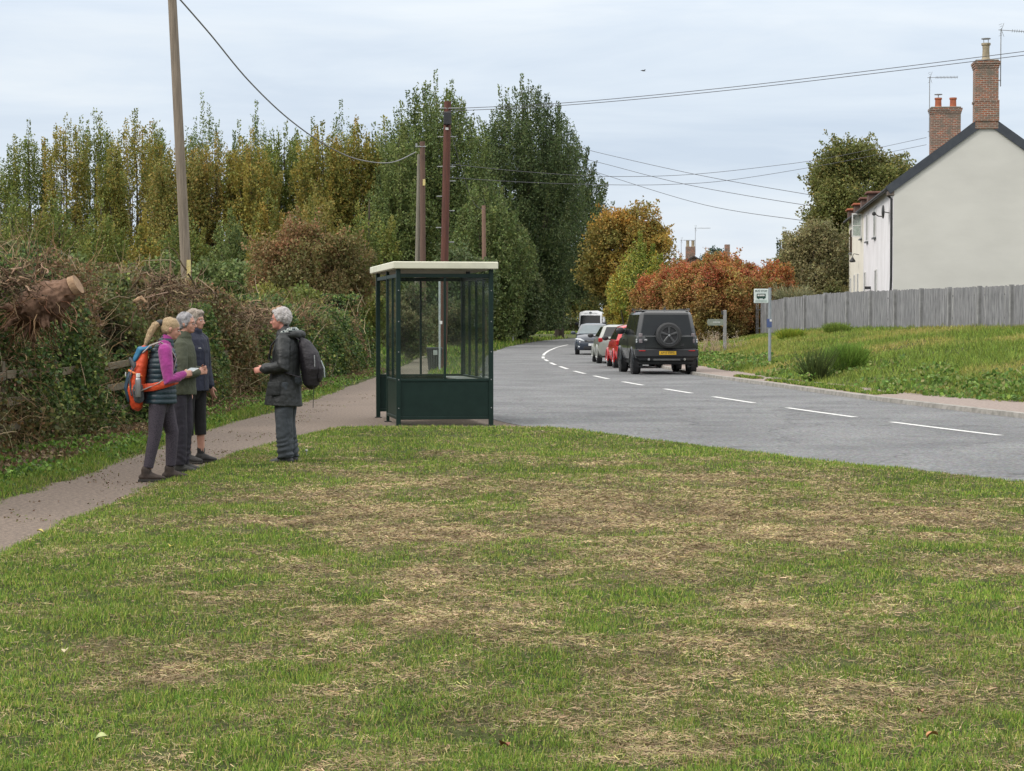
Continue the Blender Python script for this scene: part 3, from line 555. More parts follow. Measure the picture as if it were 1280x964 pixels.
def debris(px, py, Y, r, label, n=190):
    e = empty('root_tangle', at(px, py, Y), 0, label, 'cut branches')
    P0 = rng.normal(size=(n, 3)) * np.array([r * .38, r * .25, r * .22]); T = wander(P0, rng.normal(size=(n, 3)) * np.array([1, 1, .6]), rng.uniform(.4, 1.0, n) * r * .9, 7, .35, .05)
    tubes('twigs', T, np.tile(np.linspace(.012, .003, 7), (n, 1)) * rng.uniform(.4, 1.1, n)[:, None], jit(pick([((.13, .095, .07), 3), ((.21, .16, .12), 2), ((.07, .055, .042), 2)], n), .2), TWIGM, e, 5)
debris(208, 360, 28.2, .66, 'dark tangle of torn roots and stems heaped on the hedge below the leaning pole')
debris(14, 352, 21.9, .34, 'brown tangle of cut stems on the hedge at the left edge of the view')
debris(322, 395, 38, .55, 'tangle of cut stems standing up from the hedge near the man')
for (px, py, Y, r, lab) in [(176, 376, 26, .07, 'split piece of pale yellow wood on the hedge above the blonde walker'), (349, 388, 39, .14, 'freshly cut orange brown branch end showing behind the head of the man')]:
    mb = MB(); mb.chain([(-r, 0, 0), (0, .03, .04), (r, 0, -.02)], [r * .35, r * .42, r * .25], 7, caps=1); o = remesh(mb, 'cut_branch', SAW, None, r * .09, 0, lambda P, Nn: (fbm(P, 25, 6, 2) - .5) * r * .5)
    o.location = at(px, py, Y); tag(o, lab, 'cut branch')

# ================================================================== TREES AND BUSHES
PG = [((.10, .14, .04), 4), ((.13, .165, .045), 3), ((.20, .20, .055), 2.4), ((.065, .095, .033), 1.5)]
PY = [((.255, .215, .055), 3), ((.19, .19, .055), 3), ((.11, .14, .04), 4), ((.27, .19, .05), 1)]
PO = [((.25, .185, .055), 3), ((.19, .17, .055), 3), ((.12, .14, .042), 5)]
PD = [((.085, .125, .05), 4), ((.115, .155, .055), 3), ((.15, .185, .065), 2), ((.055, .085, .04), 1.5)]
PDK = [((.060, .090, .040), 4), ((.085, .120, .048), 3), ((.042, .065, .034), 3), ((.12, .15, .06), 1)]
def spx(px, top, w, Y, pal, label, **k):
    m = F_PX / Y; spire_tree((px - 640) / m, Y, CAMH + (HZ - top) / m, w / m / 2, pal, label, **k)
g1 = 'autumn poplars in the row beyond the hedge'
row = [(-12, 185, 50, 172, PG, 'dull green poplar at the left edge of the view'), (38, 150, 46, 170, PG, 'green yellow poplar with a broad double top, second from the left edge'),
       (84, 143, 42, 168, PY, 'yellowing slender poplar left of the tallest of the left group'), (121, 138, 40, 172, PG, 'slender green poplar with bare airy top left of centre in the left group'),
       (143, 178, 30, 160, PY, 'short thin yellow poplar in the gap of the left group'), (172, 136, 48, 166, PY, 'yellow green poplar with two tops left of the leaning pole'), (196, 152, 30, 172, PG, 'narrow poplar immediately left of the leaning pole')]
for i, (px, tp, w, Y, pal, lb) in enumerate(row): spx(px, tp, w * 1.45, Y, pal, lb, n_sp=46, n_leaf=20000, leaf=.25, prof=.12, group=g1, spread=.75, rad=.34, fill=.62)
back = [(254, 117, 62, 205, PD, 'dark green rounded poplar standing tall behind the leaning pole'), (322, 127, 40, 205, PD, 'dark green narrow poplar showing above the orange trees'), (300, 150, 34, 205, PD, 'low dark poplar top between the two taller dark ones'),
        (427, 124, 44, 200, PD, 'dark green pointed poplar behind the yellow ones left of the brown pole'), (392, 148, 44, 200, PG, 'olive green poplar behind the red bush')]
for (px, tp, w, Y, pal, lb) in back: spx(px, tp, w, Y, pal, lb, n_sp=34, n_leaf=14000, leaf=.28, prof=.2, fill=.6, group='dark poplars behind the autumn row', rad=.65)
front = [(226, 172, 66, 150, PO, 'orange tinted poplar right of the leaning pole'), (272, 166, 70, 152, PO, 'broad orange topped poplar in the middle of the left wood'), (316, 163, 60, 150, PY, 'yellow olive poplar above the red bush'),
         (358, 152, 62, 155, PG, 'olive green poplar leaning over the red bush'), (404, 152, 60, 150, PY, 'yellow green poplar below the dark pointed one'), (446, 148, 60, 152, PY, 'bright yellow green poplar left of the big dark trees'), (482, 146, 50, 158, PG, 'green poplar touching the left side of the big dark trees')]
for (px, tp, w, Y, pal, lb) in front: spx(px, tp, w * 1.3, Y, pal, lb, n_sp=66, n_leaf=32000, leaf=.25, prof=.16, group=g1, rad=.3, fill=.6)
g2 = 'low trees at the foot of the poplars'
low = [(18, 235, 90, 140, PG, 'low green tree at the far left foot of the wood'), (75, 228, 80, 142, PG, 'green undergrowth tree below the yellowing poplar'), (128, 250, 76, 138, PG, 'bushy olive tree below the airy topped poplar'), (182, 262, 50, 130, PY, 'small bright yellow tree beside the leaning pole foot'),
       (232, 258, 80, 138, PG, 'olive green low tree right of the leaning pole'), (288, 262, 76, 136, PD, 'dark low tree below the orange topped poplar'), (336, 236, 64, 132, PY, 'ochre leaved low tree above the left part of the red bush'), (395, 232, 90, 128, PO, 'ochre and olive low tree just behind the red bush'), (462, 240, 80, 132, PG, 'green low tree left of the leaning brown pole pair')]
for (px, tp, w, Y, pal, lb) in low: spx(px, tp, w * 1.1, Y, pal, lb, n_sp=44, n_leaf=19000, leaf=.24, prof=.5, fill=.6, group=g2, name='low_tree', skirt=.02, rad=.6)
# dark understorey so that no horizon shows through
for i, (px, tp, w, Y, lb) in enumerate([(10, 318, 130, 115, 'dark bushy undergrowth at the left edge beyond the hedge'), (105, 318, 130, 118, 'dark undergrowth below the left poplars'), (190, 312, 120, 116, 'dark undergrowth just left of the leaning pole'), (275, 316, 120, 112, 'dark shaded undergrowth right of the leaning pole'), (345, 305, 90, 108, 'dark undergrowth left of the red bush')]):
    m = F_PX / Y; clump_tree((px - 640) / m, Y, CAMH + (HZ - tp) / m, w / m / 2, 3, PD, lb, 'bush', 0, 40, 9000, .26, name='undergrowth_bush', group='undergrowth below the poplars', trunk=False)
clump_tree((95 - 640) / 20., 125, 5.6, 1.3, 1.3, [((.42, .24, .04), 3), ((.30, .22, .05), 2)], 'small bright orange yellow tree above the hedge stump', 'tree', .5, 14, 2600, .2, name='small_tree')

# the big dark trees
spx(545, 88, 150, 152, [(p[0], p[1]) for p in PD] + [((.13, .17, .06), 1.5)], 'tall green tree with many upright tips behind the shelter', n_sp=260, n_leaf=120000, leaf=.25, prof=.34, rad=.15, fill=.55, spread=.45, name='tall_tree')
spx(500, 150, 90, 146, PD + [((.12, .15, .05), 2)], 'green side tree left of the tall one behind the shelter', n_sp=120, n_leaf=52000, leaf=.25, prof=.4, rad=.2, fill=.55, name='tall_tree')
spx(652, 92, 146, 164, PDK, 'tall dark green tree with ragged upright tips right of the shelter', n_sp=240, n_leaf=110000, leaf=.25, prof=.3, rad=.16, fill=.55, spread=.45, name='tall_tree')
spx(699, 130, 142, 190, PDK, 'broad dark tree sloping down to the road at the bend', n_sp=200, n_leaf=90000, leaf=.27, prof=.55, rad=.17, fill=.55, skirt=.6, spread=.3, name='tall_tree')
spx(610, 215, 110, 140, PD + [((.12, .14, .06), 2)], 'grey green lower tree directly above the shelter roof', n_sp=110, n_leaf=44000, leaf=.24, prof=.45, rad=.24, fill=.55, name='low_tree')
DK = [((.045, .07, .032), 3), ((.065, .095, .042), 3), ((.10, .12, .055), 1.5)]
for (px, tp, w, Y, pal, lb) in [(560, 300, 130, 122, DK, 'dark ivy covered bush behind the shelter'), (640, 325, 90, 150, DK, 'dark bush behind the small round sign'), (672, 300, 62, 180, DK, 'dark shadowy bush at the inside of the bend'), (655, 372, 40, 156, DK, 'low dark bush beside the bend left of the far hedge')]:
    m = F_PX / Y; clump_tree((px - 640) / m, Y, CAMH + (HZ - tp) / m, w / m / 2, 3, pal, lb, 'bush', 0, 50, 15000, .26, name='dark_bush', trunk=False)
# bushes along the path beyond the hedge
GB = [((.09, .10, .05), 3), ((.13, .12, .07), 3), ((.06, .085, .035), 2), ((.17, .15, .09), 1)]
for (x, y, h, r, pal, lb) in [(-6.2, 78, 3.3, 1.7, PG, 'green bush beside the path left of the shelter'), (-4.6, 88, 3.5, 1.5, GB, 'grey brown bramble bush seen through the shelter glass'), (-3.2, 98, 3.0, 1.3, GB, 'olive bramble bush seen through the right of the shelter glass'), (-4.1, 80, 2.2, .8, GB, 'low bramble bush where the path ends behind the shelter'), (-3.4, 126, 3.4, 2.0, DK, 'dark bush at the far end of the path'), (-7.6, 66, 3.0, 1.8, PG, 'green bush rising behind the hedge near the shelter')]:
    clump_tree(x, y, h, r, r, pal, lb, 'bush', 0, 34, 9000, .14, name='path_bush', trunk=False)
# red-brown bush behind the left hedge
m = F_PX / 74
clump_tree((388 - 640) / m, 74, CAMH + (HZ - 262) / m, 2.65, 2.4, [((.09, .115, .04), 4), ((.09, .10, .04), 3), ((.045, .06, .025), 2)], 'round dense bush flushed dark red above, rising behind the left hedge', 'bush', 0, 90, 60000, .12, name='red_bush', cr=.25,
           pal_top=[((.22, .12, .075), 3), ((.17, .135, .065), 3), ((.13, .14, .055), 3), ((.28, .14, .09), 1)])
clump_tree((452 - 640) / 30., 83, 4.0, 1.6, 1.6, [((.14, .12, .05), 2), ((.09, .10, .04), 2)], 'olive bush between the red bush and the shelter', 'bush', 0, 40, 14000, .13, name='olive_bush', trunk=False)
# right side: autumn hedge
RH = [((.31, .095, .05), 3), ((.36, .165, .065), 2.5), ((.25, .065, .045), 3), ((.28, .22, .07), 2.6), ((.13, .15, .05), 3)]
RL = [((.15, .13, .05), 3), ((.20, .17, .06), 3), ((.09, .09, .04), 3), ((.26, .15, .06), 1)]
hg = 'autumn bushes of the red hedge on the right'
for i, (x, y, h, r, lb) in enumerate([(10.7, 95.5, 5.0, 1.7, 'red and olive hedge bush at the end of the grey fence'), (9.55, 92.5, 4.7, 1.7, 'red and green hedge bush behind the finger post'), (8.9, 98.5, 4.9, 1.6, 'dark red hedge bush behind the black off-roader'), (8.5, 106, 4.9, 1.7, 'orange red hedge bush behind the roof of the black off-roader'), (8.2, 114, 4.8, 1.8, 'orange hedge bush rising behind the red car'), (12.3, 100, 5.2, 1.35, 'dull red hedge bush behind the fence end'), (13.1, 99, 4.9, 1.2, 'small dark red hedge bush in front of the grey olive tree'), (11.2, 105, 5.4, 2.2, 'tallest olive red hedge bush at the back of the row'), (9.7, 112, 5.4, 2.0, 'green and orange hedge bush between the parked cars and the distant chimneys')]):
    clump_tree(x, y, h, r, r * 1.3, RL, lb, 'hedge bush', 0, 70, 34000, .13, name='autumn_hedge_bush', group=hg, cr=.26, pal_top=RH, trunk=False)
    P0 = np.c_[x * 0 + rng.normal(size=220) * r * .5, rng.normal(size=220) * r * .6, np.zeros(220)]
spx(800, 290, 90, 126, [((.26, .27, .05), 3), ((.14, .19, .05), 3), ((.33, .25, .05), 1.5)], 'bright yellow green tree between the orange tree and the red hedge', n_sp=40, n_leaf=24000, leaf=.2, prof=.5, rad=.42, name='small_tree', skirt=.02)
m = F_PX / 145
clump_tree((790 - 640) / m, 147, CAMH + (HZ - 251) / m, 3.9, 3.5, [((.10, .12, .04), 3), ((.16, .15, .045), 2), ((.06, .08, .03), 2)], 'rounded orange and green autumn tree beyond the bend', 'tree', .8, 80, 52000, .22, cr=.26, pal_top=[((.34, .19, .05), 3), ((.27, .20, .05), 3), ((.15, .15, .05), 2)])
clump_tree((728 - 640) / 10.6, 235, 11.2, 3.6, 3.0, [((.11, .14, .05), 3), ((.20, .18, .06), 2), ((.07, .10, .04), 2)], 'dark green and ochre tree left of the rounded orange tree', 'tree', .6, 50, 16000, .3)
clump_tree((772 - 640) / 17.5, 138, 4.6, 1.3, 1.6, [((.18, .19, .05), 3), ((.24, .19, .05), 2)], 'yellowing bush behind the parked cars', 'bush', 0, 30, 10000, .2, name='yellow_bush', trunk=False)
# far end of the road
clump_tree(6.0, 282, 6.6, 5.2, 3, [((.17, .16, .05), 3), ((.10, .12, .04), 2)], 'distant yellow green tree above the far clipped hedge', 'tree', 0, 30, 7000, .4)
clump_tree(12.6, 272, 7.5, 5.2, 3, DK, 'distant dark tree behind the white van', 'tree', 0, 30, 7000, .4)
clump_tree(22, 290, 6, 7, 3, DK, 'distant dark tree hidden mostly behind the parked cars', 'tree', 0, 30, 6000, .5)
e = empty('clipped_hedge', (8, 262, 0), 0, 'low clipped dark hedge across the far end of the road', 'hedge')
P = np.c_[rng.uniform(-9, 14, 14000), rng.uniform(-.8, .8, 14000), rng.uniform(0, 2.0, 14000)]; leaves('foliage', P, .3, .22, jit(pick([((.08, .08, .04), 2), ((.05, .07, .03), 2)], len(P)), .2), LEAF, e)
n = 9000; x = rng.uniform(-2, 26, n); y = rng.uniform(252, 261, n)
tag(blades('far_verge_grass', x, y, np.full(n, 0.), rng.uniform(.2, .5, n), .2 + 0 * x, rng.uniform(.2, .8, n), jit(pick(GREENS, n), .2), BLADE), 'strip of grass below the clipped hedge at the far bend', 'grass', kind='stuff')
# around the house
m = F_PX / 142
clump_tree((1078 - 640) / m, 142, CAMH + (HZ - 159) / m, 4.9, 4.5, [((.125, .145, .05), 4), ((.165, .165, .055), 3), ((.085, .105, .04), 3), ((.24, .18, .055), .9)], 'large round olive brown tree behind the white house', 'tree', 3.0, 120, 90000, .22, cr=.24)
m = F_PX / 112
clump_tree((1020 - 640) / m, 112, CAMH + (HZ - 270) / m, 2.7, 2.4, [((.19, .18, .10), 4), ((.24, .22, .12), 2), ((.12, .13, .07), 2)], 'grey olive spreading tree between the house and the red hedge', 'tree', 1.0, 60, 34000, .16)
clump_tree((1048 - 640) / 26., 97, 3.9, 1.0, 1.2, [((.14, .13, .06), 3), ((.09, .11, .04), 2)], 'olive shrub beside the white house front', 'bush', .6, 24, 9000, .12, name='garden_shrub', trunk=False)
spx(980, 290, 50, 124, [((.035, .06, .03), 3), ((.05, .08, .04), 2)], 'dark conifer showing left of the grey olive tree', n_sp=24, n_leaf=9000, leaf=.2, prof=.6, rad=.5, name='conifer_tree')
p = at(990, 400, 96); e = empty('pampas_shrub', (p[0], p[1], .8), 0, 'pale grey green arching shrub standing behind the left end of the fence', 'shrub'); n = 2600
q = rng.uniform(0, 2 * np.pi, n); r = rng.uniform(0, .5, n); B = np.c_[np.cos(q) * r, np.sin(q) * r, rng.uniform(.2, 1.6, n)]; T = wander(B, np.c_[np.cos(q) * .5, np.sin(q) * .5, np.ones(n)], rng.uniform(.6, 1.3, n), 5, .12, .10)
tubes('stems', T, np.tile(np.linspace(.018, .006, 5), (n, 1)), jit(pick([((.20, .22, .14), 2), ((.28, .28, .18), 1)], n), .15), BLADE, e)
clump_tree((1018 - 640) / 27.5, 91, 2.9, .8, .8, [((.08, .15, .05), 2), ((.12, .18, .06), 1)], 'small bright green shrub peeping over the fence', 'shrub', .8, 14, 3500, .1, name='garden_shrub', trunk=False)
clump_tree((892 - 640) / 13.5, 185, 9.3, 1.3, 1.3, [((.05, .09, .08), 2), ((.08, .12, .11), 1)], 'small blue green pine between the distant chimneys', 'tree', 6.0, 18, 2600, .2, name='pine_tree')
# dead flower stalks at the foot of the autumn hedge
p = bank_hit(898, 442, 50, 92); e = empty('seed_stalks', p, 0, 'pale fluffy seed stalks at the foot of the red hedge', 'weeds'); n = 64
T = wander(rng.normal(size=(n, 3)) * np.array([.45, .2, 0]), np.c_[rng.normal(size=n) * .5, rng.normal(size=n) * .3, np.ones(n)], rng.uniform(.3, .85, n), 5, .15)
tubes('stems', T, np.tile(np.linspace(.012, .008, 5), (n, 1)), jit(pick([((.25, .2, .15), 1)], n), .2), TWIGM, e)
C = T[:, -1].repeat(14, 0) + rng.normal(size=(n * 14, 3)) * .06; leaves('seed_heads', C, .035, .025, jit(pick([((.36, .32, .28), 2), ((.35, .3, .26), 1)], len(C)), .15), LEAF, e)
# reddish leaf pile by the kerb
p = (7.3, 76); 

# ================================================================== BUILT THINGS
def text(name, s, size, mat, parent, loc, rot=(math.pi / 2, 0, 0), ext=.002, font_sx=1.0):
    cu = bpy.data.curves.new('t', 'FONT'); cu.body = s; cu.size = size; cu.extrude = ext; cu.align_x = 'CENTER'; cu.align_y = 'CENTER'; cu.resolution_u = 3
    t_ = bpy.data.objects.new('t', cu); COL.objects.link(t_); dg = bpy.context.evaluated_depsgraph_get(); dg.update()
    me = bpy.data.meshes.new_from_object(t_.evaluated_get(dg)); bpy.data.objects.remove(t_); me.materials.clear()
    o = link(name, me, mat, parent); o.location = loc; o.rotation_euler = rot; o.scale = (font_sx, 1, 1); return o
GREENP = pm('dark_green_paint', (.005, .019, .015), (.008, .025, .02), 5, .5, .05, spec=.3)
CREAM = pm('roof_fascia_cream', (.66, .65, .52), (.45, .45, .36), 3, .6, .1, lo=.45, hi=.9)
GLASS = glassmat('shelter_glass', (.93, .96, .94), .03, .03, .017)
GALV = pm('galvanised_steel', (.36, .37, .38), (.28, .29, .30), 8, .5, .05, metal=.4)
WHITEP = pm('white_paint', (.75, .75, .73), (.62, .62, .6), 6, .5)
BLACK = pm('black_plastic', (.018, .018, .02), (.03, .03, .032), 10, .5)
# ---- bus shelter
SH = empty('bus_shelter', (-1.756, 30.9, 0), math.radians(10), 'dark green steel bus shelter with glass sides and a cream roof', 'bus shelter')
DW, DD, PT = 1.45, 2.9, .034
posts = [(0, 0), (DW, 0), (0, DD), (DW, DD), (0, DD / 2)]
for i, (x, y) in enumerate(posts):
    mb = MB(); w = PT if i != 4 else .024; mb.rbox(x - w, x + w, y - w, y + w, .0, 2.43, .006)
    mb.build('post', GREENP, SH)
    mb = MB(); mb.box(x - .055, x + .055, y - .055, y + .055, -.01, .012); mb.build('foot', BLACK, SH)
    if i in (0, 1):
        for z in (.28, .72, 1.15, 1.62, 2.1): MB().cyl((x, y - w - .001, z), (x, y - w - .008, z), .009, sides=8).build('bolt', GALV, SH)
for (x0, x1, y, zz) in [(0, DW, 0, 0), (0, DW, DD, 0)]:
    for z0, z1 in ((.10, .15), (.69, .73), (2.30, 2.36)):
        MB().rbox(x0 + PT, x1 - PT, y - .02, y + .02, z0, z1, .004).build('rail', GREENP, SH)
    MB().rbox(x0 + PT, x1 - PT, y - .011, y + .011, .151, .689, .003).build('lower_panel', GREENP, SH)
    MB().rbox(DW / 2 - .017, DW / 2 + .017, y - .022, y + .022, .731, 2.299, .004).build('mullion', GREENP, SH)
    for k in (0, 1):
        a = PT if k == 0 else DW / 2 + .018; b = DW / 2 - .018 if k == 0 else DW - PT
        MB().box(a, b, y - .003, y + .003, .732, 2.298).build('glass_pane', GLASS, SH)
def side(x, y0, y1, nb):
    for z0, z1 in ((.10, .15), (.69, .73), (2.30, 2.36)): MB().rbox(x - .02, x + .02, y0 + PT, y1 - PT, z0, z1, .004).build('rail', GREENP, SH)
    MB().rbox(x - .011, x + .011, y0 + PT, y1 - PT, .151, .689, .003).build('lower_panel', GREENP, SH)
    for k in range(nb):
        a = y0 + (y1 - y0) * k / nb; b = y0 + (y1 - y0) * (k + 1) / nb
        if k: MB().rbox(x - .02, x + .02, a - .012, a + .012, .731, 2.299, .004).build('mullion', GREENP, SH)
        MB().box(x - .003, x + .003, a + .036, b - .036, .732, 2.298).build('glass_pane', GLASS, SH)
side(DW, 0, DD, 4); side(0, 0, DD / 2, 2)
MB().rbox(-.02, .02, DD / 2 + .03, DD - PT, 2.30, 2.36, .004).build('rail', GREENP, SH)
mb = MB(); mb.rbox(-.09, DW + .10, -.10, DD + .45, 2.432, 2.545, .012); rf = mb.build('roof', CREAM, SH)
MB().box(.0, DW, .0, DD + .3, 2.418, 2.4295).build('ceiling_board', pm('ceiling_board', (.42, .38, .32), (.30, .27, .23), 4, .8), SH)
mb = MB(); mb.rbox(DW - .34, DW - .03, .15, DD - .15, .665, .70, .01); mb.build('perch_bench', pm('pale_bench', (.26, .26, .25), (.18, .18, .17), 6, .5), SH)
for (x, y, px_) in ((DW / 2 - .06, -.0045, 0), (DW + .0045, 1.7, 1)):
    (MB().box(x - .02, x + .02, y - .001, y + .001, 1.58, 1.63) if px_ == 0 else MB().box(x - .001, x + .001, y - .03, y + .03, 1.54, 1.66)).build('sticker', WHITEP, SH)
mb = MB(); mb.cyl((DW * .77, .16, 2.40), (DW * .77, .16, 2.33), .035, sides=10); mb.build('ceiling_lamp', BLACK, SH)

# ---- house
RENDERM = pm('grey_white_render', (.63, .62, .575), (.56, .55, .51), .5, .92, .15, detail=7, lo=.36, hi=.66, bscale=18, stretch=(.6, .6, 1.5))
FRONTM = pm('white_front_render', (.80, .78, .80), (.70, .68, .69), .8, .9, .15, bscale=18)
CREAMR = pm('cream_front_render', (.80, .76, .66), (.70, .66, .57), .8, .9, .15, bscale=18)
TILE = pm('roof_tile', (.10, .075, .06), (.06, .045, .04), 6, .9, .5); BARGE = pm('slate_blue_board', (.035, .042, .055), (.05, .058, .07), 5, .6)
def brickmat():
    m, t, out = nt('weathered_brick'); tc = N(t, 'ShaderNodeTexCoord'); sp = N(t, 'ShaderNodeSeparateXYZ'); t.links.new(tc.outputs['Object'], sp.inputs[0])
    ad = N(t, 'ShaderNodeMath', operation='ADD'); t.links.new(sp.outputs[0], ad.inputs[0]); t.links.new(sp.outputs[1], ad.inputs[1]); cb = N(t, 'ShaderNodeCombineXYZ'); t.links.new(ad.outputs[0], cb.inputs[0]); t.links.new(sp.outputs[2], cb.inputs[1])
    br = N(t, 'ShaderNodeTexBrick'); br.inputs['Scale'].default_value = 1; br.inputs['Brick Width'].default_value = .235; br.inputs['Row Height'].default_value = .085; br.inputs['Mortar Size'].default_value = .012
    br.inputs['Color1'].default_value = (.36, .12, .06, 1); br.inputs['Color2'].default_value = (.16, .08, .055, 1); br.inputs['Mortar'].default_value = (.42, .37, .31, 1); t.links.new(cb.outputs[0], br.inputs['Vector'])
    nz = N(t, 'ShaderNodeTexNoise', Scale=3.5, Detail=5); t.links.new(tc.outputs['Object'], nz.inputs['Vector']); mr = N(t, 'ShaderNodeMapRange'); mr.inputs[1].default_value = .4; mr.inputs[2].default_value = .7; mr.inputs[4].default_value = .95
    t.links.new(nz.outputs['Fac'], mr.inputs[0]); mx = N(t, 'ShaderNodeMixRGB'); mx.inputs[2].default_value = (.17, .15, .12, 1); t.links.new(mr.outputs[0], mx.inputs[0]); t.links.new(br.outputs['Color'], mx.inputs[1])
    p = N(t, 'ShaderNodeBsdfPrincipled', Roughness=.9); t.links.new(mx.outputs[0], p.inputs['Base Color']); b = N(t, 'ShaderNodeBump', Strength=.8, Distance=.02); t.links.new(br.outputs['Fac'], b.inputs['Height']); b.invert = True; t.links.new(b.outputs[0], p.inputs['Normal']); t.links.new(p.outputs[0], out.inputs[0]); return m
BRICK = brickmat(); TERRA = pm('terracotta', (.42, .13, .06), (.30, .09, .05), 5, .85); BUFF = pm('buff_pot', (.40, .33, .22), (.26, .22, .15), 6, .9); LEAD = pm('lead', (.20, .21, .22), None, 6, .6)
WGL = pm('window_glass', (.03, .04, .045), (.05, .06, .065), 2, .08, 0, spec=.9); WFR = WHITEP
HO = empty('white_house', (15.8, 83, 0), math.radians(-5.9), 'tall white rendered house end with slate blue verges and a brick chimney on its ridge', 'house')
HW, EV, RG, HL = 7.5, 7.25, 10.0, 28.0; mid = HW / 2
MB().prism([(0, .6), (HW, .6), (HW, EV), (mid, RG), (0, EV)], 0, HL).build('gable_wall', RENDERM, HO)
MB().box(-.03, -.002, .02, 16.8, .6, EV - .06).build('front_wall', FRONTM, HO); MB().box(-.035, -.002, 16.82, HL, .6, EV - .06).build('front_wall', CREAMR, HO)['label'] = 'cream painted far part of the front wall'
sl = Vector((mid, 0, RG - EV)).normalized()
def slab(sgn):
    nx, nz_ = -sl.z * sgn, sl.x; T = .13
    a = Vector((mid, 0, RG)) ; d = Vector((-sl.x * sgn, 0, -sl.z)); Ln = math.hypot(mid, RG - EV) + .32; n_ = Vector((nx, 0, nz_))
    P = [a + n_ * .01, a + d * Ln + n_ * .01, a + d * Ln + n_ * T, a + n_ * T]; P[0].x += 0; 
    MB().prism([(p.x, p.z) for p in P], -.03, HL + .1).build('roof', TILE, HO)
    Q = [a + n_ * (T + .03), a + d * Ln + n_ * (T + .03), a + d * Ln - n_ * .19, a - n_ * .19]
    MB().prism([(p.x, p.z) for p in Q], -.085, -.032).build('verge_board', BARGE, HO)
slab(1); slab(-1)
mb = MB(); mb.cyl((mid, -.05, RG + .15), (mid, HL, RG + .15), .09, sides=8); mb.build('ridge_tiles', TILE, HO)
mb = MB(); mb.cyl((-.30, -.05, EV - .16), (-.30, HL, EV - .16), .065, sides=10); mb.build('gutter', BLACK, HO)
mb = MB(); mb.chain([(-.30, .12, EV - .2), (-.22, .10, EV - .42), (-.085, .08, EV - .55), (-.08, .08, 3.5), (-.16, .08, .9)], [.05] * 5, 8, caps=0); mb.build('drainpipe', BLACK, HO)
mb = MB(); mb.rbox(-.28, .02, -.03, .25, EV - .42, EV - .12, .02); mb.build('eaves_box', pm('weathered_eaves', (.25, .2, .17), (.12, .1, .09), 8, .9), HO)
def chimney(x, y, w, d, z0, z1, name, cap=.14, base=False):
    mb = MB(); mb.box(x - w / 2, x + w / 2, y - d / 2, y + d / 2, z0, z1 - .34)
    c = mb.build(name, BRICK, HO)
    mb = MB(); s_ = cap / 3
    for k in range(3): e_ = s_ * (k + 1) * .55; mb.box(x - w / 2 - e_, x + w / 2 + e_, y - d / 2 - e_, y + d / 2 + e_, z1 - .338 + k * .088, z1 - .338 + (k + 1) * .088 - .002)
    mb.build('corbel', BRICK, c); mb = MB(); mb.rbox(x - w / 2 - .02, x + w / 2 + .02, y - d / 2 - .02, y + d / 2 + .02, z1 - .072, z1, .03); mb.build('flaunching', pm('mortar_cap', (.25, .22, .18), (.14, .13, .1), 8, .95), c)
    return c
def lathe(prof, c, seg=16):
    return [[(c[0] + r * math.cos(2 * math.pi * j / seg), c[1] + r * math.sin(2 * math.pi * j / seg), c[2] + z) for j in range(seg)] for r, z in prof]
c1 = chimney(mid, .36, .93, .90, 9.55, 12.38, 'chimney')
MB().box(mid - .50, mid + .50, -.13, -.06, 9.86, 10.62).build('brick_base', BRICK, c1); MB().box(mid - .5, mid + .5, -.125, .83, 10.63, 10.72).build('brick_band', BRICK, c1)
MB().loft(lathe([(.20, 0), (.19, .05), (.155, .12), (.14, .45), (.15, .62), (.19, .64), (.19, .72), (.12, .72)], (mid, .36, 12.38))).build('chimney_pot', BUFF, c1)
mb = MB(); 
for k in range(4): mb.cyl((mid + .13 * math.cos(k * 1.57 + .7), .36 + .13 * math.sin(k * 1.57 + .7), 13.08), (mid + .13 * math.cos(k * 1.57 + .7), .36 + .13 * math.sin(k * 1.57 + .7), 13.27), .012, sides=5)
mb.cyl((mid, .36, 13.27), (mid, .36, 13.30), .19, sides=14); mb.build('cowl', GALV, c1)
c2 = chimney(mid, 15.3, 1.42, .8, 9.0, 12.05, 'chimney')
for k, dx in enumerate((-.33, .38)):
    MB().loft(lathe([(.19, 0), (.16, .06), (.15, .36), (.18, .38), (.18, .46), (.12, .46)], (mid + dx, 15.3, 12.05))).build('chimney_pot', TERRA, c2)
mb = MB(); mb.cyl((mid - .33, 15.3, 12.5), (mid - .33, 15.3, 12.66), .02); mb.cyl((mid - .33, 15.3, 12.66), (mid - .33, 15.3, 12.69), .2); mb.build('cowl', GALV, c2)
for k, (u, pc) in enumerate([(12.5, 1), (17, 1), (22, 1), (27, 1)]):
    d_ = MB().box(-.16, 1.3, u - .5, u + .5, EV - .05, 7.66).build('dormer', pm('dormer_cheek', (.16, .10, .08), (.10, .07, .06), 6, .9), HO); MB().rbox(-.26, 1.7, u - .62, u + .62, 7.665, 7.78, .03).build('dormer_roof', TERRA if k > 1 else pm('dull_tile', (.20, .09, .07), (.13, .07, .055), 6, .9), d_)
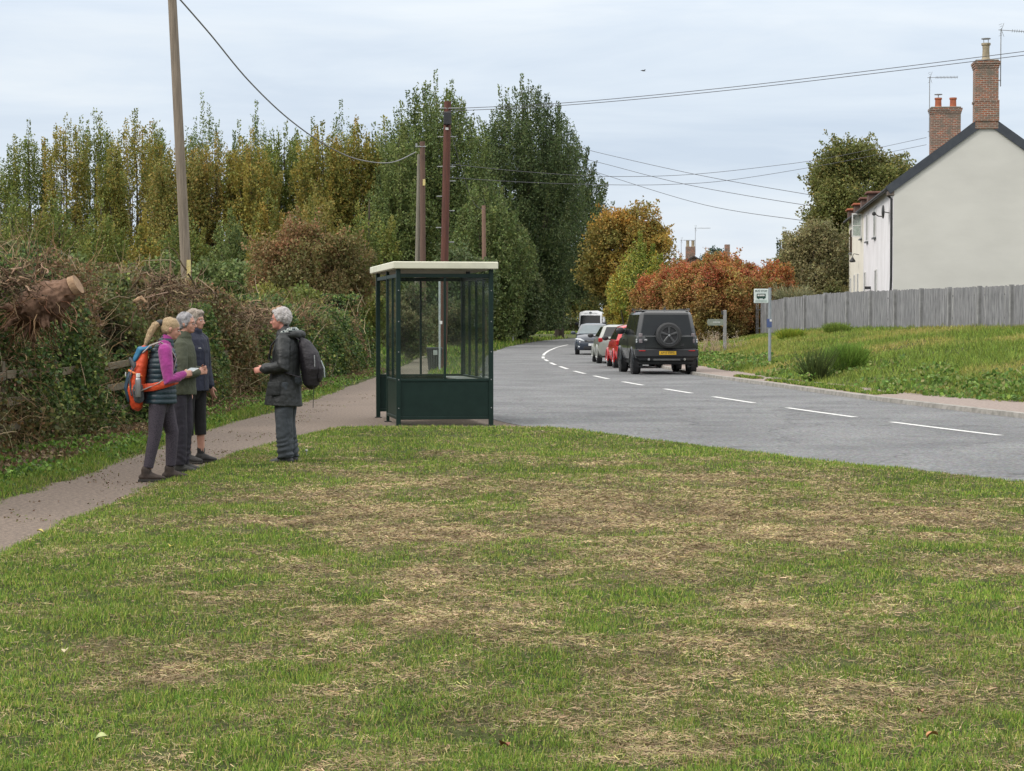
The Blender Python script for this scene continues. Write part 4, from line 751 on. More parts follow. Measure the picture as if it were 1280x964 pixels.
def window(u, w, z0, z1, glass=WGL, frame=WFR, nm='window', shutter=False):
    f = MB(); t_ = .06
    f.box(-.075, -.036, u - w / 2, u - w / 2 + t_, z0, z1); f.box(-.075, -.036, u + w / 2 - t_, u + w / 2, z0, z1); f.box(-.075, -.036, u - w / 2 + t_ + .001, u + w / 2 - t_ - .001, z1 - t_, z1); f.box(-.075, -.036, u - w / 2 + t_ + .001, u + w / 2 - t_ - .001, z0, z0 + t_)
    f.box(-.07, -.04, u - .02, u + .02, z0 + t_ + .001, z1 - t_ - .001)
    fo = f.build(nm, frame, HO); MB().box(-.055, -.045, u - w / 2 + t_, u - .021, z0 + t_, z1 - t_).build('pane', glass, fo); MB().box(-.055, -.045, u + .021, u + w / 2 - t_, z0 + t_, z1 - t_).build('pane', glass, fo)
    MB().box(-.15, -.03, u - w / 2 - .05, u + w / 2 + .05, z0 - .07, z0 - .003).build('sill', LEAD, fo)
window(9.4, 1.3, 5.5, 6.9); window(14.2, 1.1, 5.5, 6.85); window(26, 1.3, 5.35, 6.6, frame=pm('brown_frame', (.10, .06, .04), None, 6, .6))
window(8.6, 1.2, 2.6, 4.0); window(15.4, 1.0, 2.4, 4.05); window(20.4, .9, 2.3, 4.1); window(23.0, .9, 2.3, 4.1); window(26.2, .9, 2.3, 4.0)
sash = MB(); sx0, sx1, sy = -.56, -.06, 17.6
sash.box(sx0, sx0 + .06, sy, sy + .04, 5.85, 7.05); sash.box(sx1 - .06, sx1, sy, sy + .04, 5.85, 7.05); sash.box(sx0 + .061, sx1 - .061, sy, sy + .04, 6.98, 7.05); sash.box(sx0 + .061, sx1 - .061, sy, sy + .04, 5.85, 5.92); sash.box(sx0 + .061, sx1 - .061, sy + .005, sy + .035, 6.42, 6.45)
so = sash.build('open_casement', WFR, HO); MB().box(sx0 + .061, sx1 - .061, sy + .015, sy + .022, 5.921, 6.979).build('pane', glassmat('casement_glass', (.7, .78, .76), .3, .05, .35), so); window(18.3, 1.0, 5.8, 7.05)
mb = MB(); mb.chain([(-.03, 4.6, 6.2), (-.25, 4.6, 6.22), (-.42, 4.6, 6.32)], [.025] * 3, 6); mb.ell((-.45, 4.6, 6.33), (.09, .09, .09)); mb.build('wall_lamp', BLACK, HO)
mb = MB(); mb.ell((-.30, 1.6, 6.25), (.06, .3, .3)); mb.cyl((-.04, 1.6, 6.2), (-.28, 1.6, 6.25), .02); mb.build('satellite_dish', BLACK, HO)
mb = MB(); mb.chain([(-.03, 20, 5.05), (-.3, 20, 5.1), (-.36, 20, 4.95)], [.02] * 3, 6); mb.loft(lathe([(.03, .25), (.16, .05), (.14, 0), (.10, -.02)], (-.36, 20, 4.68))); mb.build('wall_lamp', BLACK, HO)
mb = MB(); mb.box(-.3, -.03, 11.8, 12.2, 3.15, 3.28); mb.build('porch_bracket', BLACK, HO)
def aerial(x, y, z0, z1, L, parent, n=16, droop=0.0, name='tv_aerial'):
    mb = MB(); mb.cyl((x, y, z0), (x, y, z1), .022, sides=6); b0 = Vector((x - .1, y, z1 - .03)); b1 = Vector((x + L, y, z1 - .03 - droop)); mb.cyl(b0, b1, .016, sides=5)
    for k in range(n): p_ = b0.lerp(b1, .28 + .7 * k / (n - 1)); mb.cyl(p_ + Vector((0, -.09, .05)), p_ + Vector((0, .09, -.05)), .008, sides=4)
    for a in (1, -1):
        for q in range(3): mb.cyl(b0 + Vector((.12, -.2, a * (.05 + q * .09))), b0 + Vector((.12 - .04 * q, .2, a * (.05 + q * .09))), .008, sides=4)
        mb.cyl(b0 + Vector((.12, 0, 0)), b0 + Vector((.22, 0, a * .28)), .01, sides=4)
    mb.cyl((x - .08, y, z0 + .25), (x + .02, y, z0 + .25), .02, sides=5); return mb.build(name, GALV, parent)
aerial(mid + .58, .2, 11.3, 13.65, 1.9, c1, droop=.16); aerial(mid - .78, 15.0, 10.6, 13.5, 1.35, c2)

# ---- distant houses beyond the red hedge
def far_house(px, Y, rz_, ridge, ctop, label, pots, wpx):
    m = F_PX / Y; e = empty('distant_house', ((px - 640) / m, Y, 0), 0, label, 'house')
    MB().prism([(-4, 0), (4, 0), (4, ridge - 2.2), (0, ridge - .02), (-4, ridge - 2.2)], -3, 5).build('wall', BRICK, e)
    for sgn in (1, -1): MB().prism([(0, ridge), (sgn * 4.4, ridge - 2.42), (sgn * 4.4, ridge - 2.27), (0, ridge + .15)], -3.2, 5.2).build('roof', TILE, e)
    w = wpx / m; MB().box(-w / 2, w / 2, 0, .8, ridge - .8, ctop).build('chimney', BRICK, e)
    for k in range(pots): dx = (k - (pots - 1) / 2) * w * .6; MB().loft(lathe([(.17, 0), (.14, .1), (.14, .5), (.19, .55), (.1, .56)], (dx, .4, ctop), 8)).build('chimney_pot', BUFF, e)
    return e
h1 = far_house(863, 180, 0, 7.3, 8.35, 'distant brick house whose chimney with two pale pots shows over the red hedge', 2, 11)
aerial(.45, .4, 7.6, 10.05, 1.35, h1, 10); aerial(-.75, 1.2, 7.6, 9.0, 1.3, h1, 8)
far_house(909, 205, 0, 7.2, 9.5, 'distant house showing only a small red chimney above the red hedge', 0, 6)

# ---- grey paling fence on the bank
PALE = pm('silver_grey_wood', (.33, .33, .335), (.14, .14, .15), 3, .9, .3, stretch=(6, 6, .6), lo=.3, hi=.7)
PALE2 = pm('grey_fence_post', (.30, .30, .30), (.21, .21, .21), 4, .9, .3)
FE = empty('paling_fence', (15.2, 74, 0), 0, 'silver grey wooden paling fence along the top of the grass bank', 'fence')
fl = [np.array(p) for p in bT[2:8]]; top = [2.86, 2.83, 2.82, 2.80, 2.66, 2.45]
fx = np.array([p[0] for p in fl]); fy = np.array([p[1] for p in fl]); fz = np.array([p[2] for p in fl]); seg = np.r_[0, np.cumsum(np.hypot(np.diff(fx), np.diff(fy)))]
FLEN = seg[-1]
def fpt(s_): return np.interp(s_, seg, fx), np.interp(s_, seg, fy), np.interp(s_, seg, fz), np.interp(s_, seg, top)
o3 = np.array(FE.location); s_ = 0.0; bay = 2.4; k = 0
while s_ < FLEN:
    e_ = min(s_ + bay, FLEN); mb = MB(); q = s_ + .09
    while q < e_ - .03:
        x, y, z, tp = fpt(q); x2, y2, *_ = fpt(q + .1); ang = math.atan2(y2 - y, x2 - x); M = Matrix.Translation((x - o3[0], y - o3[1], 0)) @ Matrix.Rotation(ang, 4, 'Z') @ Matrix.Rotation(random.gauss(0, .006), 4, 'Y')
        if not (FLEN - q < 1.6 and random.random() < .35): mb.box(-.038, .038, -.012, .012, z - .12, tp + random.gauss(0, .012), M=M)
        q += .108
    mb.build('paling_panel', PALE, FE)
    x, y, z, tp = fpt(s_); x2, y2, *_ = fpt(s_ + .1); ang = math.atan2(y2 - y, x2 - x); M = Matrix.Translation((x - o3[0], y - o3[1], 0)) @ Matrix.Rotation(ang, 4, 'Z')
    MB().box(-.055, .055, -.03, .11, z - .2, tp + .03, M=M).build('post', PALE2, FE)
    a = fpt(s_ + .05); b = fpt(e_ - .05)
    for fr in (.25, .8):
        mb = MB(); A = Vector((a[0] - o3[0] + .045, a[1] - o3[1] + .015, a[2] + (a[3] - a[2]) * fr)); B = Vector((b[0] - o3[0] + .045, b[1] - o3[1] + .015, b[2] + (b[3] - b[2]) * fr)); mb.cyl(A, B, .04, sides=4); mb.build('rail', PALE2, FE)
    s_ = e_; k += 1

# ---- old rail fence in the hedge
OLDW = pm('mossy_rail_wood', (.17, .14, .09), (.10, .085, .055), 5, .95, .4, stretch=(1, 1, 1))
RF = empty('rail_fence', (-5.3, 26, 0), 0, 'old mossy post and rail fence half buried in the hedge', 'fence'); oy = np.array(RF.location)
yy = [16.5, 18.9, 21.2, 23.5, 25.8, 28.2, 30.6, 33, 35.4, 37.8, 40.2, 42.6]
for i, y in enumerate(yy):
    x = float(hf(y)) - .56; mb = MB(); mb.rbox(x - .055 - oy[0], x + .055 - oy[0], y - .07 - oy[1], y + .07 - oy[1], -.1, 1.15, .01); mb.build('post', OLDW, RF)
    if i < len(yy) - 1:
        y2 = yy[i + 1]; x2 = float(hf(y2)) - .56
        for z in (.34, .68, 1.0):
            a = Vector((x + .075 - oy[0], y - .02 - oy[1], z + random.gauss(0, .015))); b = Vector((x2 + .075 - oy[0], y2 - .06 - oy[1], z + random.gauss(0, .02)))
            d_ = (b - a); M = Matrix.Translation(a) @ d_.to_track_quat('Y', 'Z').to_matrix().to_4x4(); MB().rbox(-.018, .018, 0, d_.length, -.05, .05, .006, M).build('rail', OLDW, RF)

# ---- poles
PW1 = pm('weathered_pole', (.27, .22, .17), (.16, .13, .10), 3, .9, .4, stretch=(8, 8, .4)); PW2 = pm('red_brown_pole', (.13, .045, .03), (.07, .028, .02), 3, .8, .3, stretch=(8, 8, .4)); PW3 = pm('grey_pole_wood', (.24, .22, .18), (.17, .15, .12), 3, .9, .3, stretch=(8, 8, .4))
def pole(base, topp, r0, r1, mat, label, name='utility_pole'):
    e = empty(name, (base[0], base[1], 0), 0, label, 'utility pole'); b = Vector((0, 0, -.2)); tt_ = Vector((topp[0] - base[0], topp[1] - base[1], topp[2])); mb = MB()
    mb.chain([b.lerp(tt_, k / 8) for k in range(9)], [r0 + (r1 - r0) * k / 8 for k in range(9)], 14, caps=0); mb.build('pole', mat, e, smooth=True); return e
p0, p1 = at(240.5, 483, 50), at(213, -45, 50); U1 = pole(p0, p1, .14, .105, PW1, 'weathered leaning wooden utility pole behind the left hedge')
q_ = at(236, 336, 49.83); MB().box(q_[0] - p0[0] - .05, q_[0] - p0[0] + .05, -.205, -.18, q_[2] - .22, q_[2] + .22).build('pole_plate', pm('yellow_plate', (.65, .52, .2), (.5, .42, .2), 9, .6), U1)
p0, p2 = at(529, 446, 96), at(528, 177, 96); U2 = pole(p0, p2, .15, .125, pm('brown_grey_pole', (.15, .085, .06), (.09, .055, .042), 3, .8, .3, stretch=(8, 8, .4)), 'red brown wooden pole paired with a grey prop left of the tallest brown pole'); mb = MB(); mb.cyl((-.35, -.1, p2[2] - .25), (.15, -.1, p2[2] - .25), .03, sides=6); mb.cyl((-.3, -.1, p2[2] - .28), (-.3, -.1, p2[2] - .1), .05, sides=8); mb.build('insulator_bracket', GALV, U2); q_ = at(530, 228, 95.8)
MB().box(q_[0] - p0[0] - .06, q_[0] - p0[0] + .06, -.19, -.165, q_[2] - .15, q_[2] + .15).build('pole_plate', bpy.data.materials['yellow_plate'], U2)
p0b, p2b = at(519.5, 446, 96.3), at(524.5, 193, 96.3); pole(p0b, p2b, .13, .11, PW3, 'grey prop pole standing against the red brown pole')
p3, p3t = at(553, 462, 67.4), at(559.5, 127, 67.4); U3 = pole(p3, p3t, .145, .12, PW2, 'tallest red brown pole with metal steps rising behind the shelter roof')
k_ = F_PX / 67.4
def p3x(z): return (p3t[0] - p3[0]) * z / p3t[2]
mb = MB()
for (yp, sx) in [(172, 1), (172, -1), (209, 1), (209, -1), (227, 1), (246, -1), (264, 1), (285, -1), (303, 1)]: z = CAMH + (HZ - yp) / k_; mb = MB(); mb.cyl((p3x(z) + sx * .1, 0, z), (p3x(z) + sx * .31, 0, z), .018, sides=6); mb.build('step_iron', GALV, U3)
z = CAMH + (HZ - 150) / k_; MB().rbox(p3x(z) - .12, p3x(z) + .14, -.32, -.14, z - .22, z + .22, .03).build('fuse_box', BLACK, U3); mb = MB(); mb.cyl((p3x(9) - .3, -.1, CAMH + 265 / k_), (p3x(9) + .45, -.1, CAMH + 265 / k_), .02, sides=6); mb.build('cross_arm', GALV, U3); z = CAMH + (HZ - 162) / k_; MB().box(p3x(z) - .05, p3x(z) + .05, -.16, -.145, z - .05, z + .03).build('pole_plate', WHITEP, U3)
p4, p4t = at(606, 430, 125), at(604.5, 257, 125); U4 = pole(p4, p4t, .15, .12, pm('pale_pole', (.25, .15, .11), (.18, .11, .08), 3, .9, .2, stretch=(8, 8, .4)), 'smaller distant wooden pole right of the tallest brown pole')
def wire(pts, r, label, cat='overhead wire', name='overhead_wire', mat=BLACK):
    P = [Vector(at(*p)) for p in pts]; out_ = []
    for i in range(len(P) - 1):
        a, b, c, d = P[max(i - 1, 0)], P[i], P[i + 1], P[min(i + 2, len(P) - 1)]
        for k in range(8):
            u = k / 8; out_.append(.5 * ((2 * b) + (c - a) * u + (2 * a - 5 * b + 4 * c - d) * u * u + (3 * b - a - 3 * c + d) * u ** 3))
    out_.append(P[-1]); mb = MB(); mb.chain(out_, [r] * len(out_), 5, caps=0); return tag(mb.build(name, mat), label, cat)
WM = pm('wire_grey', (.10, .10, .11), None, 5, .6)
wire([(215, -12, 50), (262, 42, 53.5), (310, 100, 58), (360, 148, 62.5), (410, 183, 67), (450, 200, 75), (490, 203, 86), (520, 190, 95.8)], .022, 'thick twisted cable hanging from the leaning pole to the red brown pole', mat=pm('cable_grey', (.2, .2, .2), None, 5, .6))
wire([(560, 136, 67.3), (708, 128.5, 66), (900, 110.5, 64), (1100, 87, 62), (1330, 58, 60)], .011, 'upper of the two long wires crossing the sky to the right', mat=WM)
wire([(560, 139, 67.3), (708, 131.5, 66), (900, 114, 64), (1100, 91, 62), (1330, 63, 60)], .011, 'lower of the two long wires crossing the sky to the right', mat=WM)
wire([(700, 178, 190), (753, 192, 180), (874, 219, 160), (1006, 242.5, 145), (1060, 250, 140)], .022, 'wire falling to the right, the highest of three that sink behind the round tree', mat=WM)
wire([(700, 192, 190), (751, 203.7, 180), (857, 230.5, 160), (1004, 256, 145), (1060, 261, 140)], .022, 'wire falling to the right, the middle of three that sink behind the round tree', mat=WM)
wire([(700, 200, 190), (760, 220, 180), (880, 256, 160), (998, 275, 145), (1060, 282, 140)], .022, 'wire falling to the right, the lowest of three that sink behind the round tree', mat=WM)
wire([(560, 205, 67.4), (660, 215, 72), (759, 220.6, 77), (857, 218.6, 82), (953, 209, 87), (1040, 196.7, 92), (1158, 172, 98)], .010, 'upper sagging service wire running to the rear brick chimney', mat=WM)
wire([(560, 222, 67.4), (660, 228, 72), (756, 231, 77), (835, 230.7, 81), (914, 225, 85), (1037, 205, 92), (1158, 181, 98)], .010, 'lower sagging service wire running to the rear brick chimney', mat=WM)
wire([(562, 160, 67.3), (590, 250, 90), (605, 262, 125)], .012, 'thin wire from the tallest brown pole to the distant small pole', mat=WM)

# ---- signs, bin
SP = at(549.6, 463, 65.5); e = empty('slender_post', (SP[0], SP[1], 0), 0, 'slender pale grey metal post in front of the tallest brown pole', 'post'); mb = MB(); mb.cyl((0, 0, -.05), (0, 0, 2.95), .035, sides=10); mb.build('pole', pm('pale_grey_metal', (.48, .50, .52), (.38, .4, .42), 8, .5), e)
BP = at(543, 463, 66); LB = empty('litter_bin', (BP[0], BP[1], 0), 0, 'dark slatted litter bin on the grass beside the tallest brown pole', 'litter bin'); BM_ = pm('dark_grey_bin', (.06, .062, .07), (.035, .036, .04), 8, .6)
mb = MB()
for k in range(16):
    a = 2 * math.pi * k / 16; c_, s2 = math.cos(a), math.sin(a); mb.chain([(c_ * .19, s2 * .19, .03), (c_ * .25, s2 * .25, .72)], [(.03, .012)] * 2, 4, ref=(-s2, c_, 0), caps=0)
mb.build('slats', BM_, LB); MB().loft(lathe([(.17, .02), (.235, .72)], (0, 0, 0))).build('liner', BLACK, LB); MB().loft(lathe([(.265, .70), (.27, .75), (.25, .77), (.2, .77), (.19, .72)], (0, 0, 0)), ).build('rim', BM_, LB); MB().box(-.03, .11, -.262, -.255, .52, .68).build('bin_plate', pm('pale_bin_plate', (.4, .42, .42), None, 6, .5), LB)
RS = at(641, 425, 150); e = empty('round_sign', (RS[0], 150, 0), 0, 'small round white sign on a short white post at the road bend', 'road sign'); mb = MB(); mb.cyl((0, 0, -.1), (0, 0, 1.35), .075, sides=10); mb.build('post', WHITEP, e)
mb = MB(); mb.cyl((0, -.09, 1.55), (0, -.12, 1.55), .24, sides=24); mb.build('disc', WHITEP, e); mb = MB(); mb.cyl((0, -.121, 1.55), (0, -.128, 1.55), .10, sides=16); mb.build('emblem', pm('sign_grey', (.25, .25, .27), None, 6, .5), e)
b_ = bank_hit(962, 458); k_ = F_PX / b_[1]; BSH = (458 - 360) / k_; BS = empty('bus_stop_sign', b_, 0, 'bus stop flag on a tall grey pole at the foot of the grass bank', 'bus stop sign')
mb = MB(); mb.cyl((0, 0, -.1), (0, 0, BSH), .048, sides=12); mb.build('pole', pm('grey_pole_metal', (.22, .25, .27), (.28, .31, .33), 7, .5), BS, smooth=True)
fw, fh = 18 / k_, 18 / k_; FL = MB().rbox(-.05 - fw, -.045, -.03, .0, BSH - fh - .03, BSH - .03, .012).build('flag', pm('flag_white', (.62, .68, .66), (.55, .62, .6), 8, .5), BS)
GT = pm('dark_green_ink', (.01, .05, .035), None, 5, .5); fx_ = -.05 - fw / 2
text('lettering', 'BUS STOP', fh * .19, GT, FL, (fx_, -.033, BSH - .03 - fh * .16)).location.y = -.033
mb = MB(); bw = fw * .62; z0 = BSH - .03 - fh * .66; mb.rbox(fx_ - bw / 2, fx_ + bw / 2, -.037, -.031, z0, z0 + fh * .32, .004)
mb.cyl((fx_ - bw * .28, -.031, z0), (fx_ - bw * .28, -.038, z0), fh * .055, sides=12); mb.cyl((fx_ + bw * .28, -.031, z0), (fx_ + bw * .28, -.038, z0), fh * .055, sides=12); mb.build('bus_emblem', GT, FL)
mb = MB()
for k in range(4): a = fx_ - bw * .40 + k * bw * .205; mb.box(a, a + bw * .15, -.040, -.0375, z0 + fh * .15, z0 + fh * .26)
mb.build('bus_emblem_windows', WHITEP, FL); MB().box(fx_ - fw * .4, fx_ + fw * .4, -.033, -.031, BSH - .03 - fh * .93, BSH - .03 - fh * .76).build('lower_strip', pm('flag_grey_green', (.42, .5, .47), None, 6, .5), FL)
zt_ = CAMH - (402 - 402) / k_ - b_[2]; MB().rbox(-.10, .055, -.062, -.05, zt_ - .18, zt_ + .08, .004).build('notice_plate', pm('blue_plate', (.05, .08, .2), (.08, .11, .24), 9, .5), BS); MB().box(-.01, .05, -.067, -.063, zt_ + .0, zt_ + .07).build('notice_label', WHITEP, BS)
b_ = bank_hit(906, 440, 45, 95); k_ = F_PX / b_[1]; FPh = (440 - 388) / k_; FP = empty('finger_post', b_, 0, 'weathered grey finger post pointing left in front of the red hedge', 'footpath sign')
mb = MB(); mb.rbox(-.06, .06, -.06, .06, -.1, FPh, .012); mb.build('post', PALE2, FP); za = (440 - 403) / k_; MB().prism([(-.06, za - 4 / k_), (-.06, za + 4 / k_), (-21 / k_, za + 4 / k_), (-22.5 / k_, za), (-21 / k_, za - 4 / k_)], -.025, .01).build('arm', pm('mossy_sign_board', (.24, .27, .22), (.18, .2, .17), 6, .8), FP)
MB().box(-15 / k_, -6 / k_, -.029, -.026, za - .03, za + .03).build('worn_lettering', pm('worn_letter_paint', (.42, .44, .42), (.3, .32, .3), 20, .7), FP); MB().rbox(-.13, -.061, -.05, .05, FPh - .18, FPh - .02, .01).build('bracket', BLACK, FP)
# bird
e = empty('bird', at(804.5, 88.5, 120), .5, 'small dark bird gliding high in the sky above the bend', 'bird'); mb = MB(); mb.chain([(.13, 0, 0), (.02, 0, 0), (-.10, 0, 0), (-.2, 0, .01)], [(.015, .015), (.04, .04), (.035, .03), (.03, .006)], 8, ref=(0, 1, 0)); mb.chain([(0, .02, .02), (.02, .15, .06), (-.04, .33, .03)], [(.05, .01), (.045, .008), (.01, .004)], 6, ref=(1, 0, 0)); mb.chain([(0, -.02, .02), (.02, -.15, .06), (-.04, -.33, .03)], [(.05, .01), (.045, .008), (.01, .004)], 6, ref=(1, 0, 0))
remesh(mb, 'body', BLACK, e, .012, 1)

# ---- fallen leaves on the grass
def fallen(px, py, s, col, label):
    g_ = G(px, py, .03); rr = random.uniform(0, 6); V = []; n_ = 10
    ctr = [(s * (t_ - .5), 0, .012 * math.sin(t_ * 3)) for t_ in np.linspace(0, 1, n_)]
    for i, (a, b, c_) in enumerate(ctr): w = s * .38 * math.sin(math.pi * (i + .15) / (n_ - .7)); V += [(a, -w, c_ + .012), (a, 0, c_), (a, w, c_ + .010)]
    Fq = []
    for i in range(n_ - 1):
        for j in (0, 1): q = i * 3 + j; Fq.append((q, q + 1, q + 4, q + 3))
    o = mesh_np('fallen_leaf', V, Fq, pm('leaf_' + label.split()[0] + str(px), col, tuple(v * .7 for v in col), 60, .7), None, None, True); zz = float(ground_z(np.array([g_[0]]), np.array([g_[1]]))[0])
    o.location = (g_[0], g_[1], zz + .03); o.rotation_euler = (random.uniform(-.3, .3), random.uniform(-.3, .3), rr); tag(o, label, 'fallen leaf', 'fallen leaves on the lawn')
fallen(1166, 934, .05, (.50, .24, .10), 'orange brown leaf on the grass in the bottom right corner'); fallen(630, 936, .06, (.28, .09, .04), 'dark red brown leaf at the bottom middle of the lawn'); fallen(128, 936, .045, (.45, .50, .22), 'pale green leaf near the bottom left corner')
fallen(82, 824, .045, (.55, .48, .30), 'pale yellow leaf on the left part of the lawn'); fallen(213, 694, .05, (.55, .45, .08), 'yellow leaf below the path on the left'); fallen(50, 669, .05, (.6, .5, .15), 'yellow leaf at the path edge on the left'); fallen(1150, 905, .04, (.30, .14, .07), 'small brown leaf above the bottom right corner')
g_ = G(383, 574); o = MB(); o.ell((0, 0, .07), (.018, .018, .018)); o.cyl((0, 0, 0), (0, 0, .07), .004, sides=5); o = o.build('dandelion_clock', pm('seed_white', (.5, .5, .46), (.35, .35, .33), 60, .9)); o.location = (g_[0], g_[1], .03); tag(o, 'white dandelion seed head in the grass beside the man', 'dandelion')

# ================================================================== VEHICLES  (local +Y is forwards)
TYRE = pm('tyre_rubber', (.012, .012, .013), (.02, .02, .02), 20, .85); CGL = pm('car_glass', (.008, .010, .012), (.014, .017, .018), 2, .10, 0, spec=.35); ALLOY = pm('alloy_rim', (.45, .46, .47), (.35, .36, .37), 6, .35, metal=.7); CHROME = pm('bright_trim', (.6, .6, .62), None, 5, .2, metal=.9)
REDL = pm('red_lens', (.45, .02, .02), (.30, .012, .015), 20, .2); CLEARL = pm('clear_lens', (.65, .68, .7), (.45, .48, .5), 30, .12); SATIN = pm('satin_black', (.022, .023, .025), (.03, .031, .034), 6, .45)
def paint(name, c, r=.28): return pm(name, c, tuple(v * .85 for v in c), 3, r, 0, coat=.6, spec=.5)
def wheel(root, x, y, r, w, rimm, spokes=5, nm='wheel', sx=None):
    sx = sx if sx is not None else (1 if x > 0 else -1); e = MB(); prof = [(r * .62, -w / 2), (r * .9, -w / 2), (r, -w * .36), (r, w * .36), (r * .9, w / 2), (r * .62, w / 2)]
    e.loft([[(x + a, y + q * math.cos(t_), r + q * math.sin(t_)) for t_ in [2 * math.pi * k / 28 for k in range(28)]] for q, a in prof]); wo = e.build(nm, TYRE, root, True, 30)
    rm = MB(); xo = x + sx * (w / 2 - .005)
    rm.loft([[(x + sx * a, y + q * math.cos(t_), r + q * math.sin(t_)) for t_ in [2 * math.pi * k / 24 for k in range(24)]] for q, a in [(r * .64, w / 2 + .004), (r * .60, w / 2 + .008), (r * .54, w / 2 - .03), (r * .54, w / 2 - .04)]], cap=False)
    for k in range(spokes):
        a = 2 * math.pi * k / spokes + .3; c_, s2 = math.cos(a), math.sin(a); rm.chain([(xo, y + c_ * r * .1, r + s2 * r * .1), (xo, y + c_ * r * .58, r + s2 * r * .58)], [(.014, r * .10), (.012, r * .07)], 6, ref=(1, 0, 0), caps=0)
    rm.cyl((xo - sx * .02, y, r), (xo + sx * .015, y, r), r * .16, sides=12); rm.build('rim', rimm, wo)
    MB().cyl((xo - sx * .06, y, r), (xo - sx * .045, y, r), r * .6, sides=20).build('brake_disc', BLACK, wo); return wo
def ringsym(pts, y):        # half section (x,z) from bottom centre to top centre -> closed ring
    return [(x, y, z) for x, z in pts] + [(-x, y, z) for x, z in reversed(pts)]
def body_loft(st, mat, root, name='body', sub=1):
    """st: (y, zlow, zmid, zbelt, ztop, w)"""
    R_ = []
    for (y, zl, zm, zb, zt, w) in st: R_.append(ringsym([(w * .35, zl), (w * .86, zl), (w * .965, zl + .10), (w, zm), (w * .985, (zm + zb) / 2), (w * .95, zb - .015), (w * .88, zb + (zt - zb) * .45), (w * .5, zt)], y))
    mb = MB(); mb.loft(R_); o = mb.build(name, mat, root, True, 50); return o
def cabin(zb, zr, yb0, yb1, yr0, yr1, wb, wr, mat, root, gmat=CGL, pillars=(.5,), rear_mat=None, frame=.055):
    """glasshouse: roof shell + glass quads. yb0/yb1 rear/front at belt, yr0/yr1 at roof"""
    n_ = 6; R_ = []
    base = [(-wb, yb0), (wb, yb0), (wb, yb1), (-wb, yb1)]
    def lev(f): return (wb + (wr - wb) * f, yb0 + (yr0 - yb0) * f, yb1 + (yr1 - yb1) * f, zb + (zr - zb) * f)
    def ring(f, inset=0, up=0):
        w, a, b, z = lev(f); w -= inset; a += inset * 1.2; b -= inset * 1.6; c_ = .10
        return [(-w + c_, a, z + up), (w - c_, a, z + up), (w, a + c_, z + up), (w, b - c_, z + up), (w - c_, b, z + up), (-w + c_, b, z + up), (-w, b - c_, z + up), (-w, a + c_, z + up)]
    mb = MB(); mb.loft([ring(0), ring(.84, -.004), ring(.94, .018), ring(1.0, .075), ring(1.0, .20, .03)]); cb = mb.build('cabin', mat, root, True, 30)
    def quad(P, nm, off, thick=.01):
        P = [Vector(p) for p in P]; nrm = (P[1] - P[0]).cross(P[3] - P[0]).normalized(); c_ = sum(P, Vector()) / 4
        out_ = Vector((c_.x, c_.y - (yb0 + yb1) / 2, 0));
        if nrm.dot(out_) < 0: nrm = -nrm
        MB().loft([[p + nrm * (off - thick) for p in P], [p + nrm * off for p in P]]).build(nm, gmat, cb)
    w0, a0, b0, z0 = lev(.06); w1, a1, b1, z1 = lev(.86)
    quad([(-w0 + .13, a0, z0), (w0 - .13, a0, z0), (w1 - .12, a1, z1), (-w1 + .12, a1, z1)], 'rear_window', .012); quad([(-w0 + .11, b0, z0), (w0 - .11, b0, z0), (w1 - .11, b1, z1), (-w1 + .11, b1, z1)], 'windscreen', .012)
    cuts = [0] + list(pillars) + [1]
    for sx in (1, -1):
        for k in range(len(cuts) - 1):
            def yl(f, q): w, a, b, z = lev(f); a += .17; b -= .17; return (sx * (w), a + (b - a) * q, z)
            g_ = .018; quad([yl(.07, cuts[k] + g_), yl(.07, cuts[k + 1] - g_), yl(.86, cuts[k + 1] - g_), yl(.86, cuts[k] + g_)], 'side_window', .008)
    return cb
def mirror_(root, x, y, z, mat, s_=1.0):
    for sx in (1, -1): mb = MB(); mb.chain([(sx * (x - .08), y, z - .04), (sx * (x + .06), y, z)], [.025, .03], 6); mb.ell((sx * (x + .13), y, z + .02), (.12 * s_, .06, .09 * s_)); mb.build('door_mirror', mat, root, True)
def arches(root, pts, r, w, mat):
    for (x, y) in pts:
        sx = 1 if x > 0 else -1; mb = MB(); P = [(x + sx * .02, y + r * 1.13 * math.cos(a), r + r * 1.13 * math.sin(a)) for a in np.linspace(-.25, math.pi + .25, 15)]; mb.chain(P, [(.03, .035)] * 15, 6, ref=(1, 0, 0)); mb.build('wheel_arch', mat, root, True)
        MB().cyl((x - sx * .16, y, r), (x + sx * .012, y, r), r * 1.12, sides=24).build('arch_liner', BLACK, root)
def plate(root, y, z, sgn, mat, txt=None, x=0):
    p_ = MB().rbox(x - .26, x + .26, y - .008, y + .008, z - .057, z + .057, .006).build('number_plate', mat, root)
    if txt: text('plate_lettering', txt, .098, BLACK, p_, (x, y + sgn * .0095, z), (math.pi / 2, 0, 0 if sgn < 0 else math.pi), .001, .92)
    return p_
YPL = pm('yellow_plate_face', (.75, .45, .03), (.7, .42, .03), 8, .4); WPL = pm('white_plate_face', (.8, .8, .8), None, 8, .4)

